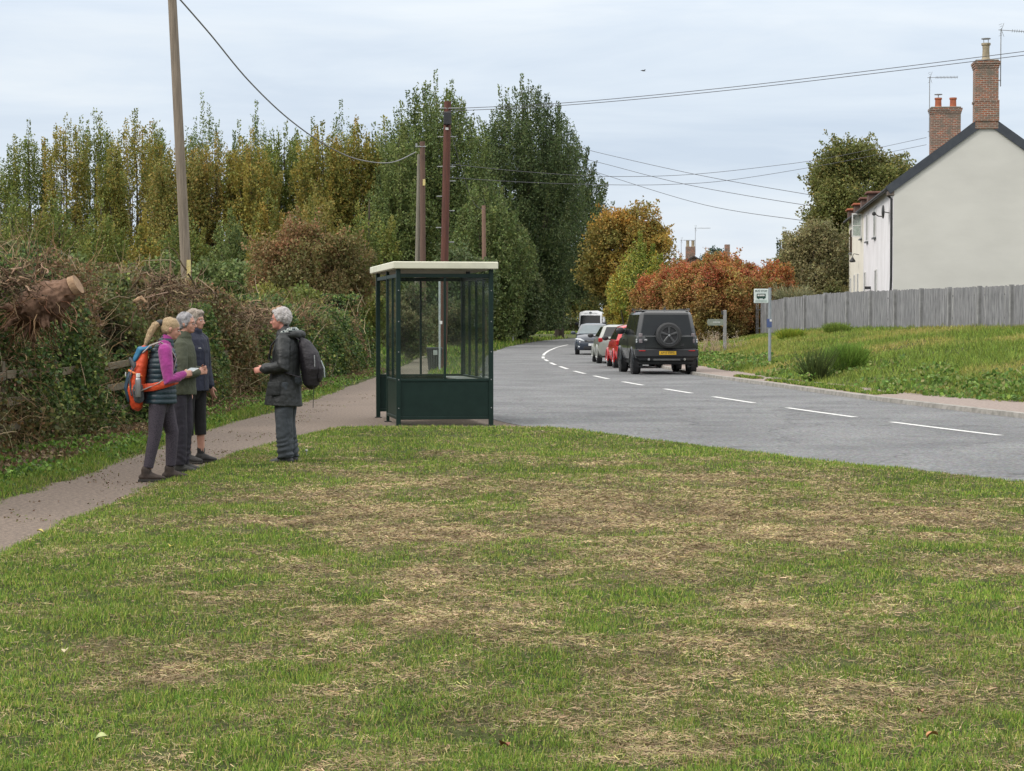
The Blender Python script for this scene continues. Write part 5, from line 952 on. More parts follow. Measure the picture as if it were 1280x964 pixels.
# ---- black off-roader
DK1 = paint('grey_black_paint', (.014, .017, .020), .3)
cx, cy = 4.55, 60.7; heading = math.atan2(.20, 3.0)
SU = empty('off_roader', (cx + .0, cy + 2.3, .004), heading, 'black boxy off-roader with a spare wheel on its tailgate, nearest of the parked cars', 'car')
W2 = .985
body_loft([(-2.27, .50, .85, 1.16, 1.18, .90), (-2.24, .44, .85, 1.18, 1.20, .96), (-2.05, .40, .85, 1.19, 1.22, W2), (-1.0, .38, .85, 1.19, 1.22, W2), (.9, .38, .85, 1.18, 1.22, W2), (1.0, .38, .85, 1.16, 1.24, W2), (2.0, .42, .82, 1.08, 1.17, .97), (2.28, .48, .8, 1.02, 1.10, .92), (2.34, .52, .8, .98, 1.02, .84)], DK1, SU)
cab = cabin(1.17, 1.93, -2.22, 1.0, -2.08, .50, .92, .77, DK1, SU, pillars=(.30, .64))
MB().rbox(-.72, .72, -1.95, .35, 1.945, 1.965, .008).build('roof_panel', paint('roof_grey', (.30, .31, .32), .25), SU)
for sx in (1, -1):
    mb = MB(); mb.chain([(sx * .74, -1.9, 1.945), (sx * .74, -1.85, 2.0), (sx * .74, .2, 2.0), (sx * .74, .28, 1.945)], [.02] * 4, 6); mb.build('roof_rail', SATIN, SU)
mb = MB(); mb.cyl((0, -1.75, 1.94), (0, -1.85, 2.06), .02, sides=6); mb.rbox(-.03, .03, -1.86, -1.72, 1.96, 2.03, .01); mb.build('roof_antenna', SATIN, SU)
tg = MB().rbox(-.66, .80, -2.295, -2.262, .80, 1.17, .012).build('tailgate', DK1, SU); MB().rbox(.40, .52, -2.315, -2.296, .86, .94, .008).build('tailgate_badge', SATIN, tg)
MB().rbox(-.70, -.60, -2.335, -2.296, 1.02, 1.08, .01).build('door_handle', CHROME, tg)
sp = MB(); scx, scz, sr = .03, 1.20, .385; prof = [(.24, -2.30), (.34, -2.30), (sr, -2.34), (sr, -2.50), (.34, -2.545), (.27, -2.545), (.25, -2.50)]
sp.loft([[(scx + q * math.cos(t_), yy_, scz + q * math.sin(t_)) for t_ in [2 * math.pi * k / 40 for k in range(40)]] for q, yy_ in prof]); SPW = sp.build('spare_wheel', pm('spare_tyre_rubber', (.035, .036, .038), (.028, .029, .03), 20, .75), SU, True, 30)
rm = MB(); rm.loft([[(scx + q * math.cos(t_), yy_, scz + q * math.sin(t_)) for t_ in [2 * math.pi * k / 40 for k in range(40)]] for q, yy_ in [(.265, -2.53), (.275, -2.558), (.25, -2.556), (.24, -2.515)]], cap=False)
for k in range(5):
    a = math.pi / 2 + 2 * math.pi * k / 5; c_, s2 = math.cos(a), math.sin(a); rm.chain([(scx + c_ * .05, -2.545, scz + s2 * .05), (scx + c_ * .25, -2.55, scz + s2 * .25)], [(.030, .014), (.038, .012)], 6, ref=(-s2, 0, c_), caps=0)
rm.build('rim', pm('dark_satin_rim', (.075, .077, .08), (.06, .062, .065), 10, .4, metal=.3), SPW); MB().cyl((scx, -2.505, scz), (scx, -2.515, scz), .245, sides=32).build('rim_well', BLACK, SPW); MB().cyl((scx, -2.50, scz), (scx, -2.575, scz), .035, sides=12).build('hub_cap', ALLOY, SPW)
for sx in (1, -1):
    for z in (1.20, 1.02):
        MB().rbox(sx * .80 - .055, sx * .80 + .055, -2.290, -2.235, z - .058, z + .058, .012).build('tail_light', pm('smoked_lens_%d_%d' % (sx, int(z * 100)), (.28, .25, .26), (.16, .14, .15), 12, .15), SU)
    for z in (1.06, 1.00): MB().cyl((sx * .925, -2.235, z), (sx * .925, -2.262, z), .024, sides=12).build('marker_light', CLEARL, SU)
    MB().rbox(sx * .76 - .10, sx * .76 + .10, -2.345, -2.30, .715, .745, .006).build('rear_reflector', REDL, SU)
    MB().rbox(sx * .855 - .17, sx * .855 + .17, -1.86, -1.845, .21, .58, .006).build('mudflap', pm('mudflap_grey', (.055, .056, .065), (.045, .046, .05), 8, .6) if sx > 0 else bpy.data.materials['mudflap_grey'], SU)
MB().rbox(-.97, .97, -2.33, -2.20, .52, .80, .05).build('rear_bumper', SATIN, SU); MB().rbox(-.42, .42, -2.27, -2.16, .42, .50, .02).build('tow_guard', pm('scuffed_grey', (.12, .12, .12), None, 8, .5), SU)
for sx in (1, -1): mb = MB(); mb.cyl((sx * .55, -2.28, .47), (sx * .55, -2.1, .47), .04, sides=10); mb.build('exhaust_pipe', CHROME, SU)
pl = plate(SU, -2.338, .66, -1, YPL, 'AP23 EWG', .02)
MB().rbox(-.85, .85, -2.0, 1.8, .30, .42, .03).build('underbody', BLACK, SU)
for (x, y) in ((.86, -1.5), (-.86, -1.5), (.86, 1.5), (-.86, 1.5)): wheel(SU, x, y, .385, .26, SATIN)
arches(SU, [(.965, -1.5), (-.965, -1.5), (.965, 1.5), (-.965, 1.5)], .385, .1, DK1); mirror_(SU, .92, .78, 1.30, SATIN, 1.25)
for sx in (1, -1):
    for yy_ in (-.35, .62): MB().rbox(sx * .99 - .012, sx * .99 + .012, yy_ - .1, yy_ + .1, 1.03, 1.07, .006).build('door_handle', SATIN, SU)
    MB().box(sx * .988 - .004, sx * .988 + .004, -.48, -.47, .5, 1.16).build('door_gap', BLACK, SU)

# ---- red hatchback
REDP = paint('red_paint', (.50, .018, .022), .25)
RC = empty('red_hatchback', (4.35, 71.2, .004), math.radians(2), 'bright red hatchback parked just in front of the black off-roader', 'car')
body_loft([(-2.0, .42, .65, .86, .90, .70), (-1.95, .30, .62, .92, .96, .80), (-1.6, .22, .62, .98, 1.0, .85), (-.5, .20, .62, .96, .99, .86), (.9, .20, .6, .92, .98, .86), (1.6, .22, .58, .82, .90, .83), (1.95, .28, .55, .72, .78, .74), (2.03, .34, .5, .62, .66, .62)], REDP, RC)
cabin(.95, 1.47, -1.93, 1.15, -1.45, .35, .80, .58, REDP, RC, pillars=(.28, .62))
for (x, y) in ((.76, -1.25), (-.76, -1.25), (.76, 1.3), (-.76, 1.3)): wheel(RC, x, y, .31, .2, ALLOY)
arches(RC, [(.84, -1.25), (-.84, -1.25), (.84, 1.3), (-.84, 1.3)], .31, .1, REDP); mirror_(RC, .84, .75, 1.0, SATIN)
for sx in (1, -1): MB().rbox(sx * .72 - .10, sx * .72 + .10, -2.0, -1.88, .78, .98, .03).build('tail_light', REDL, RC)
plate(RC, -2.01, .6, -1, YPL)
# ---- silver saloon
SIP = paint('silver_green_paint', (.30, .31, .28), .28)
SC = empty('silver_hatchback', (4.15, 79.0, .004), math.radians(1), 'dull silver hatchback parked between the red car and the dark blue one', 'car')
body_loft([(-2.2, .42, .65, .92, .96, .72), (-2.14, .30, .62, .98, 1.02, .84), (-1.7, .22, .62, 1.02, 1.05, .88), (-.5, .20, .62, .98, 1.02, .89), (.9, .20, .6, .94, 1.0, .89), (1.7, .22, .58, .84, .92, .86), (2.1, .28, .55, .74, .80, .77), (2.2, .34, .5, .64, .68, .65)], SIP, SC)
cabin(.99, 1.46, -2.05, 1.25, -1.35, .35, .83, .60, SIP, SC, pillars=(.28, .62))
for (x, y) in ((.79, -1.4), (-.79, -1.4), (.79, 1.4), (-.79, 1.4)): wheel(SC, x, y, .33, .21, ALLOY)
arches(SC, [(.87, -1.4), (-.87, -1.4), (.87, 1.4), (-.87, 1.4)], .33, .1, SIP); mirror_(SC, .87, .8, 1.04, SATIN)
for sx in (1, -1): MB().rbox(sx * .74 - .13, sx * .74 + .13, -2.19, -2.02, .82, .99, .03).build('tail_light', REDL, SC)
plate(SC, -2.21, .66, -1, YPL)
# ---- dark blue hatchback facing the camera
BLP = paint('dark_blue_paint', (.03, .04, .06), .25)
BC = empty('dark_blue_hatchback', (4.05, 99.3, .004), math.radians(180 - 2), 'dark blue hatchback facing the camera in front of the white van', 'car')
body_loft([(-2.1, .42, .65, .90, .94, .72), (-2.0, .28, .62, .96, 1.0, .84), (-.5, .20, .62, .98, 1.02, .90), (.9, .20, .6, .96, 1.02, .90), (1.6, .22, .58, .88, .97, .89), (2.0, .22, .52, .76, .84, .84), (2.16, .24, .48, .64, .68, .74), (2.2, .30, .45, .56, .58, .62)], BLP, BC)
cabin(.99, 1.50, -1.95, 1.30, -1.3, .35, .84, .60, BLP, BC, gmat=pm('sky_lit_glass', (.10, .14, .16), (.06, .09, .10), 1.5, .05, spec=1), pillars=(.28, .62))
for (x, y) in ((.80, -1.35), (-.80, -1.35), (.80, 1.35), (-.80, 1.35)): wheel(BC, x, y, .33, .22, ALLOY)
arches(BC, [(.88, -1.35), (-.88, -1.35), (.88, 1.35), (-.88, 1.35)], .33, .1, BLP); mirror_(BC, .88, .85, 1.04, BLP)
for sx in (1, -1):
    mb = MB(); mb.chain([(sx * .82, 1.80, .76), (sx * .66, 2.06, .73), (sx * .50, 2.14, .68)], [(.05, .09), (.06, .08), (.03, .04)], 10, ref=(0, 0, 1)); mb.build('headlight', CLEARL, BC, True)
    mb = MB(); mb.ell((sx * .66, 2.12, .40), (.11, .06, .07)); mb.build('fog_light', CLEARL, BC, True)
gr = MB().rbox(-.42, .42, 2.12, 2.20, .62, .72, .02).build('grille', BLACK, BC); MB().rbox(-.36, .36, 2.195, 2.21, .655, .68, .005).build('grille_bar', CHROME, gr); MB().rbox(-.5, .5, 2.15, 2.215, .26, .42, .03).build('air_intake', BLACK, BC); plate(BC, 2.222, .49, 1, WPL)
# ---- white van
VP = paint('white_van_paint', (.72, .73, .74), .35)
VN = empty('white_van', (6.65, 167, .004), math.radians(180 - 6), 'tall white panel van facing the camera at the far end of the parked cars', 'van')
body_loft([(-2.9, .40, 1.2, 2.25, 2.42, .90), (-2.85, .30, 1.2, 2.30, 2.48, .98), (0, .28, 1.2, 2.32, 2.52, 1.0), (1.0, .28, 1.2, 2.30, 2.50, 1.0), (1.25, .28, 1.1, 2.10, 2.30, .98)], VP, VN)
body_loft([(1.30, .28, .8, 1.15, 1.25, .99), (1.9, .28, .75, 1.10, 1.20, .97), (2.4, .28, .7, .98, 1.05, .92), (2.6, .32, .6, .80, .84, .80)], VP, VN, 'bonnet')
cabin(1.15, 2.27, .6, 2.08, .8, 1.36, .96, .90, VP, VN, pillars=())
for (x, y) in ((.86, -1.8), (-.86, -1.8), (.86, 1.75), (-.86, 1.75)): wheel(VN, x, y, .35, .22, SATIN)
mirror_(VN, 1.0, 1.5, 1.4, SATIN, 1.5)
for sx in (1, -1): mb = MB(); mb.ell((sx * .76, 2.42, .85), (.14, .10, .14)); mb.build('headlight', CLEARL, VN, True)
MB().rbox(-.5, .5, 2.5, 2.62, .55, .8, .03).build('grille', SATIN, VN); MB().rbox(-.9, .9, 2.4, 2.66, .30, .48, .05).build('front_bumper', SATIN, VN); mb = MB(); mb.ell((0, 1.36, 2.34), (.12, .02, .09)); mb.build('cab_badge', pm('badge_grey', (.3, .32, .34), None, 8, .5), VN)

# ================================================================== PEOPLE (local +X forwards, +Y their left)
V3 = Vector
SKIN = pm('skin', (.55, .30, .22), (.46, .23, .17), 14, .55, .1)
def hand(mb, wrist, d, across, s_=1.0, curl=.5, thumb=1):
    """palm and five bent fingers; d = direction of the hand, across = knuckle line (towards the thumb), curl in radians per joint"""
    wrist = V3(wrist); d = V3(d).normalized(); ac = V3(across); ac = (ac - d * ac.dot(d)).normalized(); nrm = d.cross(ac) * thumb; L = .085 * s_; k = wrist + d * L
    mb.chain([wrist - d * .02, wrist + d * L * .35, k], [(.024 * s_, .018 * s_), (.036 * s_, .016 * s_), (.038 * s_, .012 * s_)], 10, ref=ac)
    for i, (o, l) in enumerate([(.028, .070), (.010, .078), (-.009, .073), (-.027, .058)]):
        p = k + ac * (o * s_); q = d.copy(); pts = [p - d * .012, p]
        for j, f in enumerate((.45, .32, .25)):
            a = curl * (j + .6) / 1.3 + i * .05; q2 = (d * math.cos(a) + nrm * math.sin(a)); p = p + q2 * (l * f * s_); pts.append(p.copy())
        mb.chain(pts, [.0085 * s_, .0085 * s_, .0080 * s_, .0075 * s_, .0065 * s_], 7, ref=ac, caps=1)
    p = wrist + d * .018 + ac * .026 * s_; t1 = (d * .75 + ac * .6 + nrm * .35).normalized(); t2 = (d * .95 + ac * .1 + nrm * .45).normalized()
    mb.chain([p, p + t1 * .036 * s_, p + t1 * .036 * s_ + t2 * .03 * s_], [.012 * s_, .010 * s_, .008 * s_], 7, ref=nrm, caps=1)
def headm(c, yaw=0, pitch=0): return Matrix.Translation(V3(c)) @ Matrix.Rotation(yaw, 4, 'Z') @ Matrix.Rotation(pitch, 4, 'Y')
def head(mb, M, s_=1.0):
    """face towards +X, origin at eye height in the middle of the head; height .23"""
    S_ = M @ Matrix.Scale(s_, 4); E = lambda c, r: mb.ell(c, r, S_, 18, 12)
    E((-.012, 0, .022), (.095, .075, .092)); E((.020, 0, -.030), (.068, .060, .085)); E((.050, 0, -.078), (.036, .040, .030)); E((.040, .032, -.028), (.036, .028, .036)); E((.040, -.032, -.028), (.036, .028, .036))
    E((.066, 0, .022), (.022, .052, .016))
    mb.chain([(.080, 0, .004), (.098, 0, -.020), (.106, 0, -.034)], [(.008, .010), (.011, .012), (.014, .011)], 8, M=S_); E((.094, .011, -.037), (.009, .007, .007)); E((.094, -.011, -.037), (.009, .007, .007))
    E((.080, 0, -.058), (.013, .024, .006)); E((.079, 0, -.067), (.012, .020, .006))
    for q in (1, -1):
        mb.chain([(-.008, q * .074, .006), (-.018, q * .082, -.006), (-.010, q * .078, -.034)], [(.008, .016), (.007, .018), (.006, .010)], 8, ref=(0, 1, 0), M=S_)
def face_bits(e, M, s_=1.0, glasses=False):
    S_ = M @ Matrix.Scale(s_, 4)
    for q in (1, -1):
        mb = MB(); mb.ell((.078, q * .031, -.001), (.011, .013, .0085), S_, 12, 8); mb.build('eye', pm('eye_white', (.55, .5, .48), None, 9, .3), e, True)
        mb = MB(); mb.ell((.087, q * .031, -.002), (.0035, .0055, .0055), S_, 10, 6); mb.build('iris', pm('iris', (.05, .06, .07), None, 9, .2), e, True)
        mb = MB(); mb.chain([(.083, q * .014, .018), (.084, q * .032, .023), (.072, q * .050, .018)], [.003, .0035, .002], 6, M=S_); mb.build('eyebrow', pm('eyebrow', (.20, .16, .13), None, 30, .9), e)
    mb = MB(); mb.chain([(.088, -.018, -.0625), (.0935, 0, -.0632), (.088, .018, -.0625)], [.0022, .003, .0022], 6, M=S_); mb.build('mouth', pm('lips', (.30, .10, .085), None, 30, .6), e)
    if glasses:
        mb = MB()
        for q in (1, -1):
            mb.chain([(.096, q * (.032 + .020 * math.cos(a)), -.002 + .016 * math.sin(a)) for a in np.linspace(0, 2 * math.pi, 13)], [.0016] * 13, 5, M=S_, caps=0); mb.chain([(.094, q * .052, .002), (.05, q * .078, .004), (-.01, q * .082, .004)], [.0018] * 3, 5, M=S_)
        mb.chain([(.097, .012, 0), (.099, 0, .002), (.097, -.012, 0)], [.0018] * 3, 5, M=S_); mb.build('spectacles', pm('spectacle_frame', (.10, .07, .06), None, 9, .4), e)
def hair(e, M, s_, mat, blobs, name='hair', amp=.014, fs=38, vox=.0065):
    S_ = M @ Matrix.Scale(s_, 4); mb = MB()
    for c, r in blobs: mb.ell(c, r, S_, 16, 12)
    return remesh(mb, name, mat, e, vox, 2, lambda P, N_: (fbm(P * np.array([1, 1, .6]), fs, 9, 3) - .5) * amp * 2 + (vnoise(P, 120, 3) - .5) * .004)
def folds(a=.012, sc=9, seed=3, stretch=(1, 1, .28)):
    return lambda P, N_: (fbm(P * np.array(stretch), sc, seed, 3) - .5) * a * 2 + (.5 - np.abs(fbm(P * np.array([1, .8, 1.2]), sc * 1.2, seed + 4, 2) - .5) * 4) * a * .2
def limb_body(mb, J, s_):
    mb.chain([J['hipR'], J['kneeR'], J['ankR']], [.080 * s_, .054 * s_, .038 * s_], 14); mb.chain([J['hipL'], J['kneeL'], J['ankL']], [.080 * s_, .054 * s_, .038 * s_], 14)
    for k in 'RL': a = V3(J['ank' + k]); mb.chain([a + V3((-.03, 0, -.03)), a + V3((.05, 0, -.045)), a + V3((.11, 0, -.052))], [(.022, .018), (.024, .016), (.02, .010)], 10)
    pz = V3(J['pelvis']); ch = V3(J['chest']); nk = V3(J['neck'])
    mb.chain([pz, pz.lerp(ch, .5), ch, ch.lerp(nk, .55)], [(.15 * s_, .11 * s_), (.13 * s_, .10 * s_), (.16 * s_, .115 * s_), (.12 * s_, .08 * s_)], 18)
    mb.chain([ch.lerp(nk, .5), nk, V3(J['head']) + V3((-.015, 0, -.06))], [.062 * s_, .052 * s_, .052 * s_], 14)
    for k in 'RL': mb.chain([J['sh' + k], J['el' + k], J['wr' + k]], [.047 * s_, .038 * s_, .026 * s_], 12)
def boot(e, ank, yaw, mat, sole, s_=1.0, high=.11):
    a = V3(ank); M = Matrix.Translation((a.x, a.y, 0)) @ Matrix.Rotation(yaw, 4, 'Z') @ Matrix.Scale(s_, 4); mb = MB()
    mb.chain([(-.055, 0, .05), (.03, 0, .055), (.12, 0, .045), (.165, 0, .040)], [(.038, .036), (.042, .042), (.048, .030), (.036, .022)], 14, M=M); mb.chain([(-.012, 0, .05), (-.008, 0, high)], [(.045, .052), (.048, .055)], 14, M=M); mb.chain([(.0, 0, .09), (.085, 0, .068)], [(.034, .03), (.03, .02)], 10, M=M)
    b = remesh(mb, 'boot', mat, e, .007, 2, folds(.003, 30)); mb = MB()
    mb.loft([[(x * q, y * q, z) for x, y in [(-.095, -.022), (-.06, -.041), (.02, -.040), (.11, -.052), (.175, -.038), (.198, 0), (.175, .038), (.11, .052), (.02, .040), (-.06, .041), (-.095, .022)]] for q, z in ((.97, .0), (1.0, .006), (1.0, .022), (.95, .028))], M=M); mb.build('sole', sole, b, True)
    mb = MB()
    for k in range(4): x = .02 + k * .024; z = .098 - k * .010; mb.cyl((x, -.026, z), (x, .026, z), .0035, sides=5, M=M)
    mb.build('laces', pm('laces', (.12, .11, .10), None, 9, .8), b)
def person(loc, yaw, label): return empty('person', (loc[0], loc[1], loc[2]), yaw, label, 'person')
def on(e, p, rz=0):
    v = Matrix.Translation(e.location) @ Matrix.Rotation(e.rotation_euler.z, 4, 'Z') @ V3(p); return v
def sc3(J, s_): return {k: tuple(c * s_ for c in v) for k, v in J.items()}
SOLE = pm('boot_sole', (.03, .028, .026), (.05, .045, .04), 20, .9)

# ---- A: blonde woman with the orange rucksack
g_ = G(201, 601); A = person((g_[0], g_[1], .0), math.radians(12), 'person with a blonde ponytail in teal padded vest and magenta fleece, looking at a phone')
J = dict(hipR=(-.02, -.09, .88), kneeR=(-.06, -.10, .48), ankR=(-.14, -.11, .09), hipL=(.02, .09, .88), kneeL=(.12, .10, .49), ankL=(.10, .11, .09), pelvis=(0, 0, .90), chest=(.02, 0, 1.20), neck=(.055, 0, 1.40), head=(.115, 0, 1.545),
         shR=(.045, -.165, 1.32), elR=(.075, -.235, 1.02), wrR=(.225, -.15, 1.085), shL=(.045, .165, 1.32), elL=(.08, .235, 1.03), wrL=(.225, .04, 1.07))
mb = MB(); limb_body(mb, J, .93); MA = headm(J['head'], 0, math.radians(14)); head(mb, MA, .93); hand(mb, J['wrR'], (.9, .45, .15), (.1, .3, 1), .9, .75, -1); hand(mb, J['wrL'], (.85, -.45, .1), (.2, .2, 1), .9, .7, 1); remesh(mb, 'body', SKIN, A, .0065, 2)
face_bits(A, MA, .93)
BLH = pm('blonde_hair', (.60, .44, .26), (.42, .29, .16), 30, .55, .8, stretch=(2, 6, 1))
hair(A, MA, .93, BLH, [((-.022, 0, .038), (.100, .084, .088)), ((-.055, 0, .00), (.062, .072, .075)), ((-.03, .055, -.005), (.045, .025, .05)), ((-.03, -.055, -.005), (.045, .025, .05))], amp=.006)
pb = MA @ V3((-.118, 0, .035)); mb = MB(); mb.chain([pb, pb + V3((-.055, -.01, -.02)), pb + V3((-.10, -.015, -.09)), pb + V3((-.135, -.02, -.17)), pb + V3((-.165, -.02, -.235))], [(.022, .024), (.040, .036), (.042, .036), (.030, .026), (.012, .012)], 12); remesh(mb, 'ponytail', BLH, A, .0065, 1, lambda P, N_: (fbm(P * np.array([1, 3, 1]), 45, 4, 3) - .5) * .014)
mb = MB(); mb.chain([pb + V3((.006, 0, 0)), pb + V3((-.022, 0, -.004))], [.033, .033], 12); mb.build('hair_tie', BLACK, A, True)
MAG = pm('magenta_fleece', (.34, .035, .23), (.24, .025, .17), 12, .9, .4, sheen=.3)
mb = MB()
for k in 'RL': mb.chain([V3(J['sh' + k]) + V3((0, .02 if k == 'R' else -.02, .01)), V3(J['sh' + k]).lerp(V3(J['el' + k]), .5), J['el' + k], V3(J['el' + k]).lerp(V3(J['wr' + k]), .55), J['wr' + k]], [.072, .066, .058, .050, .038], 14)
mb.chain([(.04, 0, 1.2), (.045, 0, 1.36)], [(.16, .10), (.12, .085)], 14); mb.chain([(.05, 0, 1.36), (.07, 0, 1.44)], [.074, .066], 14); remesh(mb, 'fleece', MAG, A, .008, 2, folds(.007, 14))
mb = MB(); mb.chain([(.0, 0, .79), (.0, 0, .90), (.005, 0, 1.04), (.02, 0, 1.18), (.035, 0, 1.30), (.05, 0, 1.365)], [(.195, .165), (.192, .16), (.178, .142), (.188, .15), (.172, .128), (.12, .09)], 24, caps=0)
mb.chain([(.05, 0, 1.36), (.066, 0, 1.425)], [.084, .076], 16, caps=1)
def quilt(P, N_): q = (P[:, 2] * 1.0 / .052) % 1.0; return .011 * np.sqrt(np.clip(1 - (2 * q - 1) ** 2, 0, 1)) - .006 + (fbm(P, 22, 8, 2) - .5) * .006
TEAL = pm('teal_padded_nylon', (.012, .034, .048), (.009, .026, .037), 8, .5, .2); remesh(mb, 'padded_vest', TEAL, A, .0075, 1, quilt)
def speckle():
    m, t, out = nt('speckled_leggings'); tc = N(t, 'ShaderNodeTexCoord'); v = N(t, 'ShaderNodeTexVoronoi', Scale=95); t.links.new(tc.outputs['Object'], v.inputs['Vector']); cr = N(t, 'ShaderNodeValToRGB'); cr.color_ramp.elements[0].position = .30; cr.color_ramp.elements[1].position = .5; cr.color_ramp.elements[0].color = (.025, .02, .03, 1); cr.color_ramp.elements[1].color = (.058, .048, .064, 1)
    t.links.new(v.outputs['Distance'], cr.inputs[0]); p = N(t, 'ShaderNodeBsdfPrincipled', Roughness=.85); t.links.new(cr.outputs[0], p.inputs['Base Color']); t.links.new(p.outputs[0], out.inputs[0]); return m
def trousers(e, J, mat, rh, rk, ra, zend=.10, seat=(.175, .145), fold=.008, extra=(), sc=12, vox=.008, name='trousers', bunch=0.0):
    mb = MB(); pz = V3(J['pelvis']); mb.chain([pz + V3((0, 0, .08)), pz + V3((-.015, 0, -.02)), pz + V3((-.005, 0, -.09))], [(seat[0] * .92, seat[1] * .9), seat, (seat[0] * .85, seat[1] * .8)], 20, caps=1)
    for k in 'RL':
        a = V3(J['ank' + k]); kn = V3(J['knee' + k]); en = kn.lerp(a, (kn.z - zend) / max(kn.z - a.z, .01)); mb.chain([J['hip' + k], V3(J['hip' + k]).lerp(kn, .5), kn, kn.lerp(en, .4), en], [rh, (rh + rk) * .5, rk, (rk + ra) * .52, ra], 18, caps=0)
    f_ = folds(fold, sc)
    return remesh(mb, name, mat, e, vox, 2, lambda P, N_: f_(P, N_) + bunch * np.clip((.42 - P[:, 2]) / .3, 0, 1) * np.sin(P[:, 2] * 80 + 14 * vnoise(P, 6, 2) + P[:, 0] * 30) * (vnoise(P, 9, 6) + .2))
trousers(A, J, speckle(), .100, .068, .050, .14, (.175, .15), .004, name='leggings')
BR = pm('brown_boot', (.06, .042, .034), (.035, .026, .022), 14, .8, .3)
boot(A, J['ankR'], math.radians(-6), BR, SOLE, .95, .13); boot(A, J['ankL'], math.radians(4), BR, SOLE, .95, .13)
# her phone
ph = MB(); ph.rbox(-.038, .038, -.075, .075, -.004, .004, .003, Matrix.Rotation(math.radians(-25), 4, 'Y')); pv = on(A, (.318, -.055, 1.13)); po = empty('phone', pv, A.rotation_euler.z + .5, 'pale phone held in front of the blonde walker', 'phone'); ph.build('case', WHITEP, po)
mb = MB(); mb.box(-.034, .034, -.07, .07, .0042, .005, Matrix.Rotation(math.radians(-25), 4, 'Y')); mb.build('screen', pm('phone_screen', (.35, .4, .42), None, 5, .15), po)
# rucksack
def sub(e, base, name, label, cat): return empty(name, on(e, base), e.rotation_euler.z, label, cat), Matrix.Translation(-V3(base))
RK, Mk = sub(A, (-.30, 0, .76), 'rucksack', 'orange and blue hiking rucksack on the back of the blonde walker', 'rucksack')
ORG = pm('orange_nylon', (.70, .085, .02), (.50, .05, .015), 9, .6, .5); BLU = pm('blue_nylon', (.02, .16, .30), (.015, .10, .20), 8, .6, .4); GRN = pm('grey_mesh_nylon', (.09, .10, .11), (.05, .055, .06), 60, .8, .3)
mb = MB(); mb.chain([(-.235, 0, .80), (-.25, 0, .92), (-.225, 0, 1.08), (-.185, 0, 1.22), (-.165, 0, 1.31)], [(.12, .07), (.14, .092), (.14, .088), (.125, .068), (.10, .045)], 18, ref=(0, 1, 0), M=Mk); remesh(mb, 'bag_body', ORG, RK, .008, 2, folds(.012, 14))
mb = MB(); mb.chain([(-.235, 0, 1.25), (-.195, 0, 1.335), (-.145, 0, 1.345)], [(.105, .032), (.115, .040), (.10, .025)], 16, M=Mk); remesh(mb, 'lid', BLU, RK, .008, 2, folds(.008, 16))
mb = MB(); mb.chain([(-.318, 0, .84), (-.338, 0, .95), (-.315, 0, 1.06), (-.28, 0, 1.14)], [(.07, .018), (.08, .026), (.075, .024), (.06, .016)], 14, M=Mk); remesh(mb, 'front_pocket', pm('ink_blue_nylon', (.025, .06, .10), (.015, .04, .07), 8, .6), RK, .007, 2, folds(.006, 16))
mb = MB(); mb.chain([(-.25, -.02, 1.16), (-.285, 0, 1.22)], [(.10, .035), (.07, .02)], 12, M=Mk); remesh(mb, 'mesh_panel', GRN, RK, .008, 2)
for z_ in (.93, 1.10): mb = MB(); mb.chain([(-.19, -.142, z_ - .03), (-.26, -.15, z_), (-.315, -.085, z_ + .03)], [(.007, .011)] * 3, 6, M=Mk); mb.build('orange_strap', pm('bright_orange_strap', (.8, .2, .05), None, 9, .6), RK)
for q in (1, -1):
    mb = MB(); mb.chain([(-.215, q * .118, .83), (-.225, q * .135, .92), (-.225, q * .135, .96)], [(.02, .055), (.028, .06), (.025, .055)], 12, M=Mk); remesh(mb, 'side_pocket', GRN, RK, .009, 2)
    mb = MB(); mb.chain([(-.17, q * .10, 1.31), (-.10, q * .12, 1.375), (.0, q * .125, 1.412), (.10, q * .125, 1.35), (.155, q * .13, 1.24), (.12, q * .155, 1.10), (-.02, q * .195, 1.0), (-.20, q * .15, .92)], [(.026, .008)] * 8, 8, M=Mk); mb.build('shoulder_strap', pm('strap_pale_grey', (.32, .28, .26), (.22, .19, .18), 20, .8) if q > 0 else bpy.data.materials['strap_pale_grey'], RK, True)
    mb = MB(); mb.chain([(-.20, q * .12, .95), (-.08, q * .195, .96), (.03, q * .215, .985), (.13, q * .16, 1.0), (.175, q * .03, 1.0)], [(.010, .040), (.010, .040), (.010, .036), (.009, .022), (.008, .015)], 8, ref=(0, 1, 0), M=Mk); mb.build('hip_belt', ORG, RK, True)
    mb = MB(); mb.chain([(-.25, q * .125, 1.20), (-.31, q * .115, 1.03), (-.29, q * .12, .88)], [(.010, .012)] * 3, 6, M=Mk); mb.build('compression_strap', GRN, RK)
MB().rbox(-.006, .006, -.028, .028, 1.145, 1.185, .003, Mk @ Matrix.Translation((-.345, 0, -.08))).build('white_patch', WHITEP, RK)
BO, Mb = sub(A, (-.225, -.175, .86), 'water_bottle', 'steel water bottle in the side pocket of the orange rucksack', 'bottle'); mb = MB(); mb.loft(lathe([(.026, 0), (.030, .01), (.030, .17), (.026, .19), (.016, .20)], (-.225, -.175, .86), 16), M=Mb); mb.build('flask', pm('brushed_steel', (.32, .32, .33), (.25, .25, .25), 8, .4, metal=.6), BO, True); mb = MB(); mb.cyl((-.225, -.175, 1.062), (-.225, -.175, 1.10), .021, sides=14, M=Mb); mb.build('cap', WHITEP, BO)

